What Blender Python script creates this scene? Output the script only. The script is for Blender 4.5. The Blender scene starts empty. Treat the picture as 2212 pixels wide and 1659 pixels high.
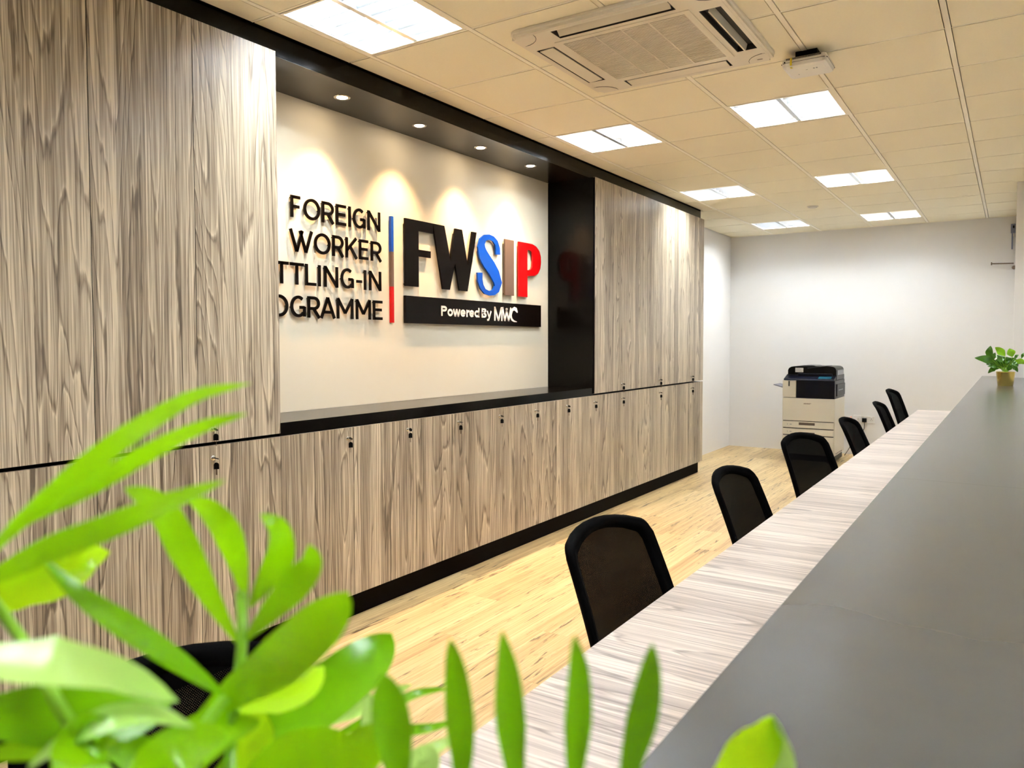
import bpy, bmesh, math, random
from mathutils import Vector, Matrix
random.seed(7)
S = bpy.context.scene
COL = S.collection
PI = math.pi
def rad(d): return d*PI/180

# ---------------------------------------------------------------- camera, world, exposure
EYE = Vector((0, 0, 1.43))
cd = bpy.data.cameras.new('camera'); cam = bpy.data.objects.new('camera', cd); COL.objects.link(cam)
rx = Vector((0.8325399, 0.5539599, -0.0023824)); up = Vector((-0.0207190, 0.0354354, 0.9991572)); fw = Vector((-0.5535774, 0.8317889, -0.0409789))
M = Matrix(((rx.x, up.x, -fw.x, 0), (rx.y, up.y, -fw.y, 0), (rx.z, up.z, -fw.z, EYE.z), (0, 0, 0, 1)))
cam.matrix_world = M
cd.sensor_width = 36; cd.lens = 27.257
cd.shift_x = 0.0151; cd.shift_y = -0.0099
cd.clip_start = 0.03
cd.dof.use_dof = True; cd.dof.focus_distance = 3.2; cd.dof.aperture_fstop = 9
S.camera = cam

w = bpy.data.worlds.new('world'); S.world = w; w.use_nodes = True
w.node_tree.nodes['Background'].inputs[0].default_value = (1, 0.95, 0.88, 1)
w.node_tree.nodes['Background'].inputs[1].default_value = 0.3
S.view_settings.view_transform = 'Standard'
S.view_settings.look = 'None'
S.view_settings.gamma = 1
S.view_settings.use_curve_mapping = False
S.view_settings.exposure = 1.98
TUBE_POWER = 30.0
SPOT_POWER = 30.0

# ---------------------------------------------------------------- materials
MATS = {}
def new_mat(name):
    m = bpy.data.materials.new(name); m.use_nodes = True
    MATS[name] = m
    return m, m.node_tree.nodes, m.node_tree.links, m.node_tree.nodes['Principled BSDF']
def plain(name, col, rough=0.5, metal=0.0, spec=0.5, noise=0.0, nscale=40, bump=0.0, coat=0.0, emit=None, estr=0.0):
    m, N, L, b = new_mat(name)
    b.inputs['Base Color'].default_value = (*col, 1)
    b.inputs['Roughness'].default_value = rough
    b.inputs['Metallic'].default_value = metal
    b.inputs['Specular IOR Level'].default_value = spec
    b.inputs['Coat Weight'].default_value = coat
    if emit:
        b.inputs['Emission Color'].default_value = (*emit, 1); b.inputs['Emission Strength'].default_value = estr
    tc = N.new('ShaderNodeTexCoord'); nz = N.new('ShaderNodeTexNoise'); nz.inputs['Scale'].default_value = nscale; nz.inputs['Detail'].default_value = 3
    L.new(tc.outputs['Object'], nz.inputs['Vector'])
    if noise:
        mx = N.new('ShaderNodeMix'); mx.data_type = 'RGBA'
        mx.inputs[6].default_value = (*[c*(1-noise) for c in col], 1); mx.inputs[7].default_value = (*[min(1, c*(1+noise)) for c in col], 1)
        L.new(nz.outputs['Fac'], mx.inputs[0]); L.new(mx.outputs[2], b.inputs['Base Color'])
    if bump:
        bp = N.new('ShaderNodeBump'); bp.inputs['Strength'].default_value = bump; bp.inputs['Distance'].default_value = 0.001
        L.new(nz.outputs['Fac'], bp.inputs['Height']); L.new(bp.outputs['Normal'], b.inputs['Normal'])
    return m
def wood(name, along, across, cols, rough=0.35, rings=32, contour=3.6, stretch=0.20, fibre=170, rnd=1.0, streak=0.0, dark=0.45, coat=0.0, shade=0.0, wr=0.22, wf=0.50, wb=0.17, wv=0.50, strip=0.11, vf=80.0):
    """laminate: long fibres, contour-like cathedral figure; along/across are axis indices in object space"""
    m, N, L, b = new_mat(name)
    def math_(op, a, bb=None, c=None):
        n = N.new('ShaderNodeMath'); n.operation = op
        for i, v in enumerate((a, bb, c)):
            if v is None: continue
            if isinstance(v, (int, float)): n.inputs[i].default_value = v
            else: L.new(v, n.inputs[i])
        return n.outputs[0]
    tc = N.new('ShaderNodeTexCoord'); sp = N.new('ShaderNodeSeparateXYZ'); L.new(tc.outputs['Object'], sp.inputs[0])
    oi = N.new('ShaderNodeObjectInfo')
    r = math_('MULTIPLY', oi.outputs['Random'], 40.0*rnd)
    A, X = sp.outputs[along], sp.outputs[across]
    def vec(sa, sx, off=0.0):
        c = N.new('ShaderNodeCombineXYZ')
        L.new(math_('ADD', math_('MULTIPLY', X, sx), off), c.inputs[0]); L.new(math_('MULTIPLY', A, sa), c.inputs[1]); L.new(math_('ADD', r, off), c.inputs[2])
        return c.outputs[0]
    def noise(v, detail=2, dist=0.0, rg=0.5):
        n = N.new('ShaderNodeTexNoise'); n.inputs['Scale'].default_value = 1; n.inputs['Detail'].default_value = detail
        n.inputs['Distortion'].default_value = dist; n.inputs['Roughness'].default_value = rg
        L.new(v, n.inputs['Vector']); return n.outputs['Fac']
    n1 = noise(vec(stretch, contour), 2.0, 0.35, 0.45)
    wob = noise(vec(5.0, 50.0, 3.1), 2, 0.3)
    wn = N.new('ShaderNodeTexWhiteNoise'); wn.noise_dimensions = '2D'; cw = N.new('ShaderNodeCombineXYZ'); L.new(math_('FLOOR', math_('ADD', math_('MULTIPLY', X, 13.0), math_('MULTIPLY', noise(vec(0.5, 3.0, 5.5), 1), 0.8))), cw.inputs[0]); L.new(r, cw.inputs[1]); L.new(cw.outputs[0], wn.inputs['Vector'])
    ring = math_('FRACT', math_('ADD', math_('MULTIPLY', n1, float(rings)), math_('MULTIPLY', wob, 0.55)))
    cr = N.new('ShaderNodeValToRGB'); e = cr.color_ramp.elements
    e[0].position = 0.0; e[0].color = (0.25, 0.25, 0.25, 1); e[1].position = 1.0; e[1].color = (0.3, 0.3, 0.3, 1)
    for p_, v_ in ((0.07, 1.0), (0.18, 0.74), (0.72, 0.64), (0.86, 0.50), (0.94, 0.0)):
        q = e.new(p_); q.color = (v_, v_, v_, 1)
    L.new(ring, cr.inputs[0])
    fib = noise(vec(3.0, float(fibre), 7.7), 3, 0.2)
    broad = noise(vec(0.22, 9.0, 12.3), 3, 0.2)
    veins = noise(vec(0.30, vf, 21.0), 4, 0.5, 0.75)
    v = math_('ADD', math_('MULTIPLY', cr.outputs[0], wr), math_('MULTIPLY', fib, wf))
    v = math_('ADD', v, math_('MULTIPLY', broad, wb))
    v = math_('ADD', v, math_('MULTIPLY', veins, wv))
    v = math_('ADD', v, math_('MULTIPLY', math_('SUBTRACT', wn.outputs['Value'], 0.5), strip))
    v = math_('ADD', v, math_('MULTIPLY', math_('SUBTRACT', oi.outputs['Random'], 0.5), shade))
    v = math_('MULTIPLY', math_('SUBTRACT', v, (wr*.62+wf*.5+wb*.5+wv*.5)-0.215), 2.2)
    cr2 = N.new('ShaderNodeValToRGB'); e = cr2.color_ramp.elements
    ps = (0.12, 0.34, 0.55, 0.80)
    e[0].position = ps[0]; e[0].color = (*cols[0], 1); e[1].position = ps[3]; e[1].color = (*cols[3], 1)
    for i in (1, 2):
        q = e.new(ps[i]); q.color = (*cols[i], 1)
    L.new(v, cr2.inputs[0])
    out = cr2.outputs[0]
    if streak:
        st = noise(vec(2.4, 38.0, 33.0), 5, 1.0, 0.65)
        mr = N.new('ShaderNodeMapRange'); mr.inputs[1].default_value = 0.585; mr.inputs[2].default_value = 0.66; mr.inputs[3].default_value = 0; mr.inputs[4].default_value = streak
        L.new(st, mr.inputs[0])
        mx = N.new('ShaderNodeMix'); mx.data_type = 'RGBA'; L.new(mr.outputs[0], mx.inputs[0]); L.new(out, mx.inputs[6]); mx.inputs[7].default_value = (*[c*dark for c in cols[0]], 1)
        out = mx.outputs[2]
    L.new(out, b.inputs['Base Color'])
    b.inputs['Roughness'].default_value = rough; b.inputs['Coat Weight'].default_value = coat
    bp = N.new('ShaderNodeBump'); bp.inputs['Strength'].default_value = 0.05; bp.inputs['Distance'].default_value = 0.0005
    L.new(fib, bp.inputs['Height']); L.new(bp.outputs['Normal'], b.inputs['Normal'])
    return m

DOORWOOD = wood('door_laminate', 2, 1, ((.12, .09, .06), (.255, .20, .14), (.395, .325, .232), (.66, .565, .42)), rough=0.30)
DESKWOOD = wood('desk_laminate', 0, 1, ((.27, .22, .185), (.42, .35, .30), (.56, .475, .41), (.76, .65, .56)), rough=0.28, vf=40)
FLOORWOOD = wood('floor_vinyl', 1, 0, ((.32, .20, .085), (.46, .31, .135), (.57, .41, .19), (.68, .52, .28)), rough=0.42, rings=5, contour=4, streak=0.95, dark=0.30, shade=0.12, fibre=90, strip=0.0, wr=.10, wf=.2, wb=.35, wv=.5)
CEIL = plain('ceiling_tile_board', (.90, .84, .66), 0.85, noise=0.03, nscale=90, bump=0.3)
GRID = plain('ceiling_grid_metal', (.95, .90, .76), 0.5)
WALLW = plain('painted_wall', (.80, .78, .75), 0.6, noise=0.015, nscale=3)
NICHE = plain('niche_paint', (.68, .625, .49), 0.5)
BLACK = plain('black_laminate', (.002, .0016, .0013), 0.17, spec=0.14)
SOFF = plain('soffit_brown_gloss', (.010, .0055, .003), 0.22, spec=0.5)
KICK = plain('dark_kickboard', (.002, .0008, .0006), 0.6, spec=0.04)
GREYTOP = plain('charcoal_counter_laminate', (.078, .080, .074), 0.22, noise=0.12, nscale=6)
CARC = plain('cabinet_carcass', (.004, .003, .003), 0.6, spec=0.1)
CHROME = plain('chrome', (.75, .74, .72), 0.15, 1.0)
STEEL = plain('louver_aluminium', (.74, .79, .84), 0.28, 0.90)
WHITEP = plain('white_reflector', (.95, .96, .98), 0.5)
PLASTIC = plain('off_white_plastic', (.72, .68, .60), 0.4)
ACP = plain('air_conditioner_plastic', (.78, .72, .60), 0.4)
ACD = plain('air_conditioner_dark_duct', (.02, .016, .012), 0.5)
BLK = plain('black_plastic', (.0015, .0015, .0017), 0.35, spec=0.15)
FAB = plain('black_chair_fabric', (.0015, .0015, .0015), 0.9, spec=0.04)
NAVY = plain('navy_copier_plastic', (.0015, .002, .007), 0.3, spec=0.15)
GREYP = plain('grey_plastic', (.28, .29, .30), 0.4)
COPW = plain('copier_cream_plastic', (.70, .65, .54), 0.45)
SIGNK = plain('sign_black_acrylic', (.0022, .001, .0006), 0.3, spec=0.12)
SIGNB = plain('sign_blue_acrylic', (.001, .06, .36), 0.35, spec=0.3)
SIGNR = plain('sign_red_acrylic', (.42, .001, .002), 0.35, spec=0.3)
SIGNT = plain('sign_taupe_acrylic', (.13, .085, .06), 0.4, spec=0.3)
SIGNW = plain('sign_white_vinyl', (.85, .82, .78), 0.5)
BRASS = plain('brass_pot', (.60, .47, .14), 0.25, 1.0)
YEL = plain('yellow_tape', (.75, .60, .02), 0.4)
ORANGE = plain('orange_cord', (.7, .12, .03), 0.5)
BRONZE = plain('brown_metal', (.20, .15, .11), 0.35, 0.8)
SOIL = plain('soil', (.02, .013, .008), 0.95)
POTW = plain('white_ceramic', (.75, .74, .70), 0.3)
TUBE = plain('fluorescent_tube', (1, 1, 1), 0.5, emit=(0.93, 0.97, 1.0), estr=TUBE_POWER)
LENS = plain('downlight_lamp', (1, 1, 1), 0.5, emit=(1.0, 0.80, 0.58), estr=30)
CYAN = plain('lit_touch_screen', (.01, .05, .07), 0.2, emit=(0.05, 0.4, 0.6), estr=0.03)

def leafmat(name, col, col2, trans):
    m, N, L, b = new_mat(name)
    tc = N.new('ShaderNodeTexCoord'); nz = N.new('ShaderNodeTexNoise'); nz.inputs['Scale'].default_value = 22
    L.new(tc.outputs['Object'], nz.inputs['Vector'])
    mx = N.new('ShaderNodeMix'); mx.data_type = 'RGBA'; mx.inputs[6].default_value = (*col, 1); mx.inputs[7].default_value = (*col2, 1)
    L.new(nz.outputs['Fac'], mx.inputs[0]); L.new(mx.outputs[2], b.inputs['Base Color'])
    b.inputs['Roughness'].default_value = 0.3
    tr = N.new('ShaderNodeBsdfTranslucent'); L.new(mx.outputs[2], tr.inputs['Color'])
    ms = N.new('ShaderNodeMixShader'); ms.inputs[0].default_value = trans
    L.new(b.outputs[0], ms.inputs[1]); L.new(tr.outputs[0], ms.inputs[2]); L.new(ms.outputs[0], N['Material Output'].inputs['Surface'])
    return m
LEAFM = [leafmat('palm_leaf_deep', (.13, .38, .001), (.24, .55, .001), .35), leafmat('palm_leaf_lime', (.24, .56, .001), (.38, .72, .004), .4),
         leafmat('palm_leaf_yellow', (.48, .86, .005), (.60, .92, .01), .45), leafmat('palm_leaf_pale_highlight', (.46, .80, .12), (.66, .92, .30), .35)]  # pale tone has the glossy highlight put into its leaf colour
STEMM = leafmat('palm_stem_green', (.25, .55, .02), (.3, .62, .04), .1)
POTH = leafmat('pothos_leaf', (.008, .075, .002), (.09, .28, .006), .15)
POTHY = leafmat('pothos_leaf_lime', (.12, .38, .01), (.35, .62, .02), .25)

def meshmat():
    """woven chair mesh: black threads with regular small open holes"""
    m, N, L, b = new_mat('chair_mesh_weave')
    b.inputs['Base Color'].default_value = (.001, .0008, .0007, 1); b.inputs['Roughness'].default_value = 0.9; b.inputs['Specular IOR Level'].default_value = 0.04
    tc = N.new('ShaderNodeTexCoord'); sp = N.new('ShaderNodeSeparateXYZ'); L.new(tc.outputs['Object'], sp.inputs[0])
    def mt(op, a, bb):
        n = N.new('ShaderNodeMath'); n.operation = op
        for i, v in enumerate((a, bb)):
            if isinstance(v, (int, float)): n.inputs[i].default_value = v
            else: L.new(v, n.inputs[i])
        return n.outputs[0]
    k = 2*PI/0.0042
    a = mt('SINE', mt('MULTIPLY', sp.outputs[1], k), 0); c = mt('SINE', mt('MULTIPLY', sp.outputs[2], k), 0)
    h = mt('GREATER_THAN', mt('MULTIPLY', a, c), 0.95)
    tr = N.new('ShaderNodeBsdfTransparent'); ms = N.new('ShaderNodeMixShader')
    L.new(h, ms.inputs[0]); L.new(b.outputs[0], ms.inputs[1]); L.new(tr.outputs[0], ms.inputs[2]); L.new(ms.outputs[0], N['Material Output'].inputs['Surface'])
    return m
MESHM = meshmat()

# ---------------------------------------------------------------- mesh helpers
class MB:
    def __init__(s): s.v = []; s.f = []; s.smooth = []
    def add(s, vs, fs, smooth=False):
        o = len(s.v); s.v += [tuple(v) for v in vs]
        for f in fs: s.f.append(tuple(i+o for i in f)); s.smooth.append(smooth)
        return s
    def box(s, x0, x1, y0, y1, z0, z1, c=0.0):
        """box, c = chamfer of all edges"""
        if x0 > x1: x0, x1 = x1, x0
        if y0 > y1: y0, y1 = y1, y0
        if z0 > z1: z0, z1 = z1, z0
        if not c:
            vs = [(x, y, z) for z in (z0, z1) for y in (y0, y1) for x in (x0, x1)]
            return s.add(vs, [(0, 2, 3, 1), (4, 5, 7, 6), (0, 1, 5, 4), (2, 6, 7, 3), (0, 4, 6, 2), (1, 3, 7, 5)])
        bm = bmesh.new(); bmesh.ops.create_cube(bm, size=1)
        for v in bm.verts:
            v.co = Vector((x0 if v.co.x < 0 else x1, y0 if v.co.y < 0 else y1, z0 if v.co.z < 0 else z1))
        bmesh.ops.bevel(bm, geom=bm.edges[:], offset=c, segments=2, affect='EDGES', profile=0.5)
        return s.bm(bm)
    def bm(s, bm, smooth=False):
        bm.verts.ensure_lookup_table(); bm.verts.index_update()
        s.add([v.co.copy() for v in bm.verts], [[v.index for v in f.verts] for f in bm.faces], smooth); bm.free(); return s
    def cyl(s, p0, p1, r0, r1=None, n=20, caps=True, smooth=True):
        r1 = r0 if r1 is None else r1
        p0, p1 = Vector(p0), Vector(p1); d = (p1-p0).normalized()
        a = d.orthogonal().normalized(); b = d.cross(a)
        vs = []
        for p, r in ((p0, r0), (p1, r1)):
            for i in range(n):
                t = 2*PI*i/n; vs.append(p + a*(r*math.cos(t)) + b*(r*math.sin(t)))
        s.add(vs, [(i, (i+1) % n, n+(i+1) % n, n+i) for i in range(n)], smooth)
        if caps: s.add(vs[:n], [tuple(range(n-1, -1, -1))]); s.add(vs[n:], [tuple(range(n))])
        return s
    def tube(s, pts, r, n=8, taper=None, caps=True):
        pts = [Vector(p) for p in pts]; m = len(pts); vs = []
        t0 = (pts[1]-pts[0]).normalized(); a = t0.orthogonal().normalized()
        for i, p in enumerate(pts):
            t = (pts[min(i+1, m-1)]-pts[max(i-1, 0)]).normalized()
            a = (a - t*a.dot(t)).normalized(); b = t.cross(a)
            rr = r if taper is None else r*(1+(taper-1)*i/(m-1))
            for k in range(n): vs.append(p + a*(rr*math.cos(2*PI*k/n)) + b*(rr*math.sin(2*PI*k/n)))
        s.add(vs, [(i*n+k, i*n+(k+1) % n, (i+1)*n+(k+1) % n, (i+1)*n+k) for i in range(m-1) for k in range(n)], True)
        if caps: s.add(vs[:n], [tuple(range(n-1, -1, -1))]); s.add(vs[-n:], [tuple(range(n))])
        return s
    def lathe(s, prof, n=32, c=(0, 0, 0), smooth=True):
        vs = []
        for r, z in prof:
            for k in range(n): vs.append((c[0]+r*math.cos(2*PI*k/n), c[1]+r*math.sin(2*PI*k/n), c[2]+z))
        return s.add(vs, [(i*n+k, i*n+(k+1) % n, (i+1)*n+(k+1) % n, (i+1)*n+k) for i in range(len(prof)-1) for k in range(n)], smooth)
    def prism(s, poly, axis, a, b):
        """closed polygon (list of 2D) extruded along an axis; axis 0: (y,z), 1: (x,z), 2: (x,y)"""
        def P(u, v, t): return {0: (t, u, v), 1: (u, t, v), 2: (u, v, t)}[axis]
        n = len(poly)
        vs = [P(u, v, a) for u, v in poly] + [P(u, v, b) for u, v in poly]
        return s.add(vs, [tuple(range(n-1, -1, -1)), tuple(range(n, 2*n))] + [(i, (i+1) % n, n+(i+1) % n, n+i) for i in range(n)])
    def make(s, name, mat, parent=None, loc=None, rotz=None):
        me = bpy.data.meshes.new(name); me.from_pydata(s.v, [], s.f)
        for i, p_ in enumerate(me.polygons): p_.use_smooth = s.smooth[i]
        bm = bmesh.new(); bm.from_mesh(me); bmesh.ops.recalc_face_normals(bm, faces=bm.faces[:]); bm.to_mesh(me); bm.free()
        me.materials.append(mat)
        o = bpy.data.objects.new(name, me); COL.objects.link(o)
        if parent: o.parent = parent
        if loc: o.location = loc
        if rotz: o.rotation_euler.z = rotz
        return o
def tag(o, label, cat, group=None):
    o['label'] = label; o['category'] = cat
    if group: o['group'] = group
    return o
def thing(name, label, cat, loc=(0, 0, 0), rotz=0, group=None):
    o = bpy.data.objects.new(name, None); COL.objects.link(o); o.location = loc; o.rotation_euler = (0, 0, rotz)
    o.empty_display_size = 0.05
    return tag(o, label, cat, group)
def lab(o, t): o['label'] = t; return o
def struct(o): o['kind'] = 'structure'; return o
def copy_tree(o, parent=None):
    c = o.copy(); COL.objects.link(c); c.parent = parent
    for ch in list(o.children): copy_tree(ch, c)
    return c
def box(*a, c=0.0): return MB().box(*a, c=c)
# ---------------------------------------------------------------- room shell
XL, YF, CZ = -3.23, 10.63, 2.844
XR, YN = 2.6, -2.6
floor = struct(box(XL, XR, YN, YF, -0.06, -0.003).make('floor', FLOORWOOD))
rp = random.Random(3); PW = 0.182; meshes = {}
x = XL
while x < -0.25:
    y = -0.6 - rp.random()*1.2
    while y < YF:
        y1 = min(y+1.22, YF)
        wd = min(PW, -0.2-x)
        key = (round(y1-y, 3), round(wd, 3))
        if key not in meshes:
            o = box(0.0003, wd-0.0003, 0.0005, y1-y-0.0005, -0.003, 0.0).make('plank', FLOORWOOD, floor); meshes[key] = o.data
        else:
            o = bpy.data.objects.new('plank', meshes[key]); COL.objects.link(o); o.parent = floor
        o.location = (x, y, 0); y += 1.22
    x += PW
struct(box(XL-0.12, XL, YN, YF, -0.06, CZ+0.15).make('wall_left', WALLW))
struct(box(XL-0.12, XR, YF, YF+0.12, -0.06, CZ+0.15).make('wall_back', WALLW))
struct(box(XR, XR+0.12, YN, YF+0.12, -0.06, CZ+0.15).make('wall_right', WALLW))
struct(box(XL-0.12, XR+0.12, YN-0.12, YN, -0.06, CZ+0.15).make('wall_front', WALLW))
struct(box(0.004, XR-0.001, 8.36, YF-0.001, 0.0, CZ-0.001).make('wall_inner', WALLW))
# niche wall lining (slightly warmer paint), the white field behind the lettering
struct(box(XL, XL+0.004, 2.413, 5.622, 1.059, 2.7405).make('trim_3', NICHE))

YE_ = 8.26
GX0, GY0, T = -2.674, 4.706, 0.6
ceil = struct(box(XL, XR, YN, YF, CZ+0.11, CZ+0.15).make('ceiling', CEIL))
LIGHTS = [(0, -8), (2, -8), (0, -4), (2, -4), (0, 0), (2, 0), (0, 4), (2, 4), (0, 8), (2, 8), (6, -8), (6, -4), (6, 0), (6, 4)]  # last one is unseen, added to brighten the inner wall
AC = {(1, -3), (2, -3), (1, -2), (2, -2)}
tm = {}
for i in range(-1, 9):
    for j in range(-13, 10):
        if (i, j) in LIGHTS: continue
        x0, x1 = max(GX0+T*i, -2.84), min(GX0+T*(i+1), XR); y0, y1 = max(GY0+T*j, YN), min(GY0+T*(j+1), YF)
        if x1-x0 < 0.03 or y1-y0 < 0.03: continue
        if x0 > -0.01 and y0 > 8.36: continue
        if i == -1 and j >= 6: x0 = XL
        key = (round(x1-x0, 3), round(y1-y0, 3))
        if key not in tm:
            o = box(0.0158, x1-x0-0.0158, 0.0100, y1-y0-0.0100, 0.0, 0.012).make('tile', CEIL, ceil); tm[key] = o.data
        else:
            o = bpy.data.objects.new('tile', tm[key]); COL.objects.link(o); o.parent = ceil
        o.location = (x0, y0, CZ)
box(XL, -2.841, YE_+0.001, 8.306-0.006, CZ, CZ+0.012).make('tile', CEIL, ceil)
for i in range(0, 9):
    ye = 8.36 if GX0+T*i > 0 else YF
    box(GX0+T*i-0.0115, GX0+T*i+0.0115, YN, ye, CZ-0.001, CZ+0.008).make('main_runner', GRID, ceil)
for j in range(-12, 10):
    for i in range(-1, 9):
        x0, x1 = max(GX0+T*i, -2.84)+0.0117, min(GX0+T*(i+1), XR)-0.0117; y = GY0+T*j
        if x1 < x0 or (x0 > 0 and y > 8.36): continue
        if i == -1 and j >= 6: x0 = XL
        key = ('c', round(x1-x0, 3))
        if key not in tm:
            o = box(0, x1-x0, -0.005, 0.005, 0.001, 0.008).make('cross_tee', GRID, ceil); tm[key] = o.data
        else:
            o = bpy.data.objects.new('cross_tee', tm[key]); COL.objects.link(o); o.parent = ceil
        o.location = (x0, y, CZ)
# wall angle round the ceiling edge
struct(box(XL+0.001, 0.0, YF-0.02, YF, CZ-0.003, CZ+0.01).make('trim_1', GRID))
# bulkhead above the niche and cabinets
YE = 8.26
struct(box(XL+0.0005, -2.842, 2.413, 5.622, 2.741, 2.7448).make('trim_4', SOFF))
bulk = struct(box(XL, -2.84, -1.3, YE, 2.745, CZ+0.1).make('trim_2', BLACK))

# ---------------------------------------------------------------- recessed louvre lights
def light(i, j, label, detail=True):
    x0, y0 = GX0+T*i, GY0+T*j
    t = thing('ceiling_light', label, 'ceiling light', (x0+0.3, y0+0.3, CZ), group='recessed louvre ceiling lights')
    h = 0.288
    m = MB()
    for a in ((-h, -h+0.012, -h, h), (h-0.012, h, -h, h), (-h+0.012, h-0.012, -h, -h+0.012), (-h+0.012, h-0.012, h-0.012, h)):
        m.box(*a, 0.0, 0.006)
    m.make('frame', GRID, t)
    m = MB(); m.box(-h, h, -h, h, 0.088, 0.094)
    for a in ((-h, -h+0.004, -h, h), (h-0.004, h, -h, h), (-h, h, -h, -h+0.004), (-h, h, h-0.004, h)): m.box(*a, 0.006, 0.088)
    m.make('housing', WHITEP, t)
    # centre ridge and side reflectors
    m = MB(); m.prism([(-0.012, 0.004), (0.012, 0.004), (0.045, 0.086), (-0.045, 0.086)], 1, -h+0.012, h-0.012); m.make('centre_reflector', STEEL, t)
    for s in (-1, 1):
        MB().prism([(s*(h-0.012), 0.006), (s*(h-0.016), 0.006), (s*(h-0.045), 0.086), (s*(h-0.006), 0.086)], 1, -h+0.012, h-0.012).make('side_reflector', STEEL, t)
    for s in (-1, 1):
        for k in range(6):
            yb = -0.225+k*0.09
            xa, xb = s*0.02, s*(h-0.02)
            o = MB().prism([(yb, 0.004), (yb+0.016, 0.044), (yb-0.016, 0.044)], 0, min(xa, xb), max(xa, xb)).make('louver_blade', STEEL, t)
    for s in (-1, 1):
        for q in (0.10, 0.19):
            MB().cyl((s*q, -0.27, 0.066), (s*q, 0.27, 0.066), 0.013, n=10).make('tube', TUBE, t)
    return t
NAMES = {(0, -8): 'louvre light nearest the entrance side, row along the cabinets', (2, -8): 'louvre light nearest the entrance side, row above the desk',
 (0, -4): 'large louvre ceiling light near the air conditioner with aluminium blades plainly visible',
 (2, -4): 'louvre light just in front of the air conditioner, row above the desk',
 (0, 0): 'bright louvre light beside the black bulkhead, beyond the air conditioner',
 (2, 0): 'bright louvre light next to the white wireless access point',
 (0, 4): 'glowing louvre light level with the far tall cabinets, cabinet row', (2, 4): 'glowing louvre light over the long desk, second beyond the access point',
 (0, 8): 'furthest glowing light by the back wall, on the cabinet row', (2, 8): 'furthest glowing light by the back wall, above the desk row',
 (6, -8): 'louvre light over the visitor side, nearest the entrance', (6, -4): 'louvre light over the visitor side, middle one', (6, 0): 'louvre light over the visitor side, third from the entrance', (6, 4): 'unseen louvre light added over the visitor side to brighten the inner wall'}
for k in LIGHTS: light(k[0], k[1], NAMES[k])

# ---------------------------------------------------------------- air conditioner cassette
ac = thing('air_conditioner', 'white four-way ceiling cassette air conditioner with ribbed square grille', 'air conditioner', (-1.474, 3.506, CZ))
m = MB()
H = 0.48; so, hw, hl = 0.395, 0.048, 0.275
# panel as ring pieces leaving four outlet slots open; outer rounded lip
zb, zt = -0.030, -0.003
def panel_piece(m, x0, x1, y0, y1): m.box(x0, x1, y0, y1, zb, zt)
panel_piece(m, -so+hw, so-hw, -so+hw, so-hw)                      # inner square
for s in (-1, 1):
    panel_piece(m, -H+0.03, H-0.03, s*(so+hw), s*(H-0.006))              # outer strips beyond slots
    panel_piece(m, s*(so+hw), s*(H-0.006), -so-hw, so+hw)
    for q in (-1, 1):
        panel_piece(m, s*hl, s*(so+hw), q*(so-hw), q*(so+hw)) # corners
        panel_piece(m, s*(so-hw), s*(so+hw), q*hl, q*(so-hw))
body = m.make('panel', ACP, ac)
m = MB(); pts = []
rc = 0.05
for cx, cy, a0 in ((1, 1, 0), (-1, 1, 90), (-1, -1, 180), (1, -1, 270)):
    for k in range(5):
        a = rad(a0+k*22.5); pts.append((cx*(H-rc)+rc*math.cos(a), cy*(H-rc)+rc*math.sin(a)))
inn = []
for cx, cy, a0 in ((1, 1, 0), (-1, 1, 90), (-1, -1, 180), (1, -1, 270)):
    for k in range(5):
        a = rad(a0+k*22.5); r2 = rc-0.02; inn.append((cx*(H-rc)+r2*math.cos(a), cy*(H-rc)+r2*math.sin(a)))
n = len(pts)
vs = [(x, y, -0.001) for x, y in pts]+[(x, y, -0.012) for x, y in pts]+[(x, y, zb-0.0015) for x, y in inn]+[(x*0.96, y*0.96, zb-0.0015) for x, y in inn]
m.add(vs, [(r*n+i, r*n+(i+1) % n, (r+1)*n+(i+1) % n, (r+1)*n+i) for r in range(3) for i in range(n)])
m.make('rim', ACP, ac)
# ducts above the slots and vanes
for nm, (cx, cy), horiz, open_ in (('a', (0, -so), True, True), ('b', (so, 0), False, True), ('c', (-so, 0), False, False), ('d', (0, so), True, False)):
    m = MB(); lx, ly = (hl, hw) if horiz else (hw, hl)
    m.box(cx-lx, cx+lx, cy-ly, cy+ly, -0.004, -0.002)
    for a in ((cx-lx, cx-lx+0.003, cy-ly, cy+ly), (cx+lx-0.003, cx+lx, cy-ly, cy+ly), (cx-lx, cx+lx, cy-ly, cy-ly+0.003), (cx-lx, cx+lx, cy+ly-0.003, cy+ly)): m.box(*a, zb, -0.004)
    m.make('air_duct', ACD, ac)
    m = MB(); L_ = hl-0.012
    if open_:
        if horiz: m.prism([(cy+0.020, -0.034), (cy+0.026, -0.030), (cy-0.002, -0.008), (cy-0.008, -0.012)], 0, cx-L_, cx+L_)
        else: m.prism([(cx-0.012, -0.036), (cx-0.005, -0.036), (cx+0.003, -0.006), (cx-0.003, -0.006)], 1, cy-L_, cy+L_)
    else:
        if horiz: m.prism([(cy-0.036, -0.030), (cy+0.036, -0.034), (cy+0.036, -0.030), (cy-0.036, -0.026)], 0, cx-L_, cx+L_)
        else: m.prism([(cx-0.036, -0.034), (cx+0.036, -0.030), (cx+0.036, -0.026), (cx-0.036, -0.030)], 1, cy-L_, cy+L_)
    m.make('vane', ACP, ac)
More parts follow.
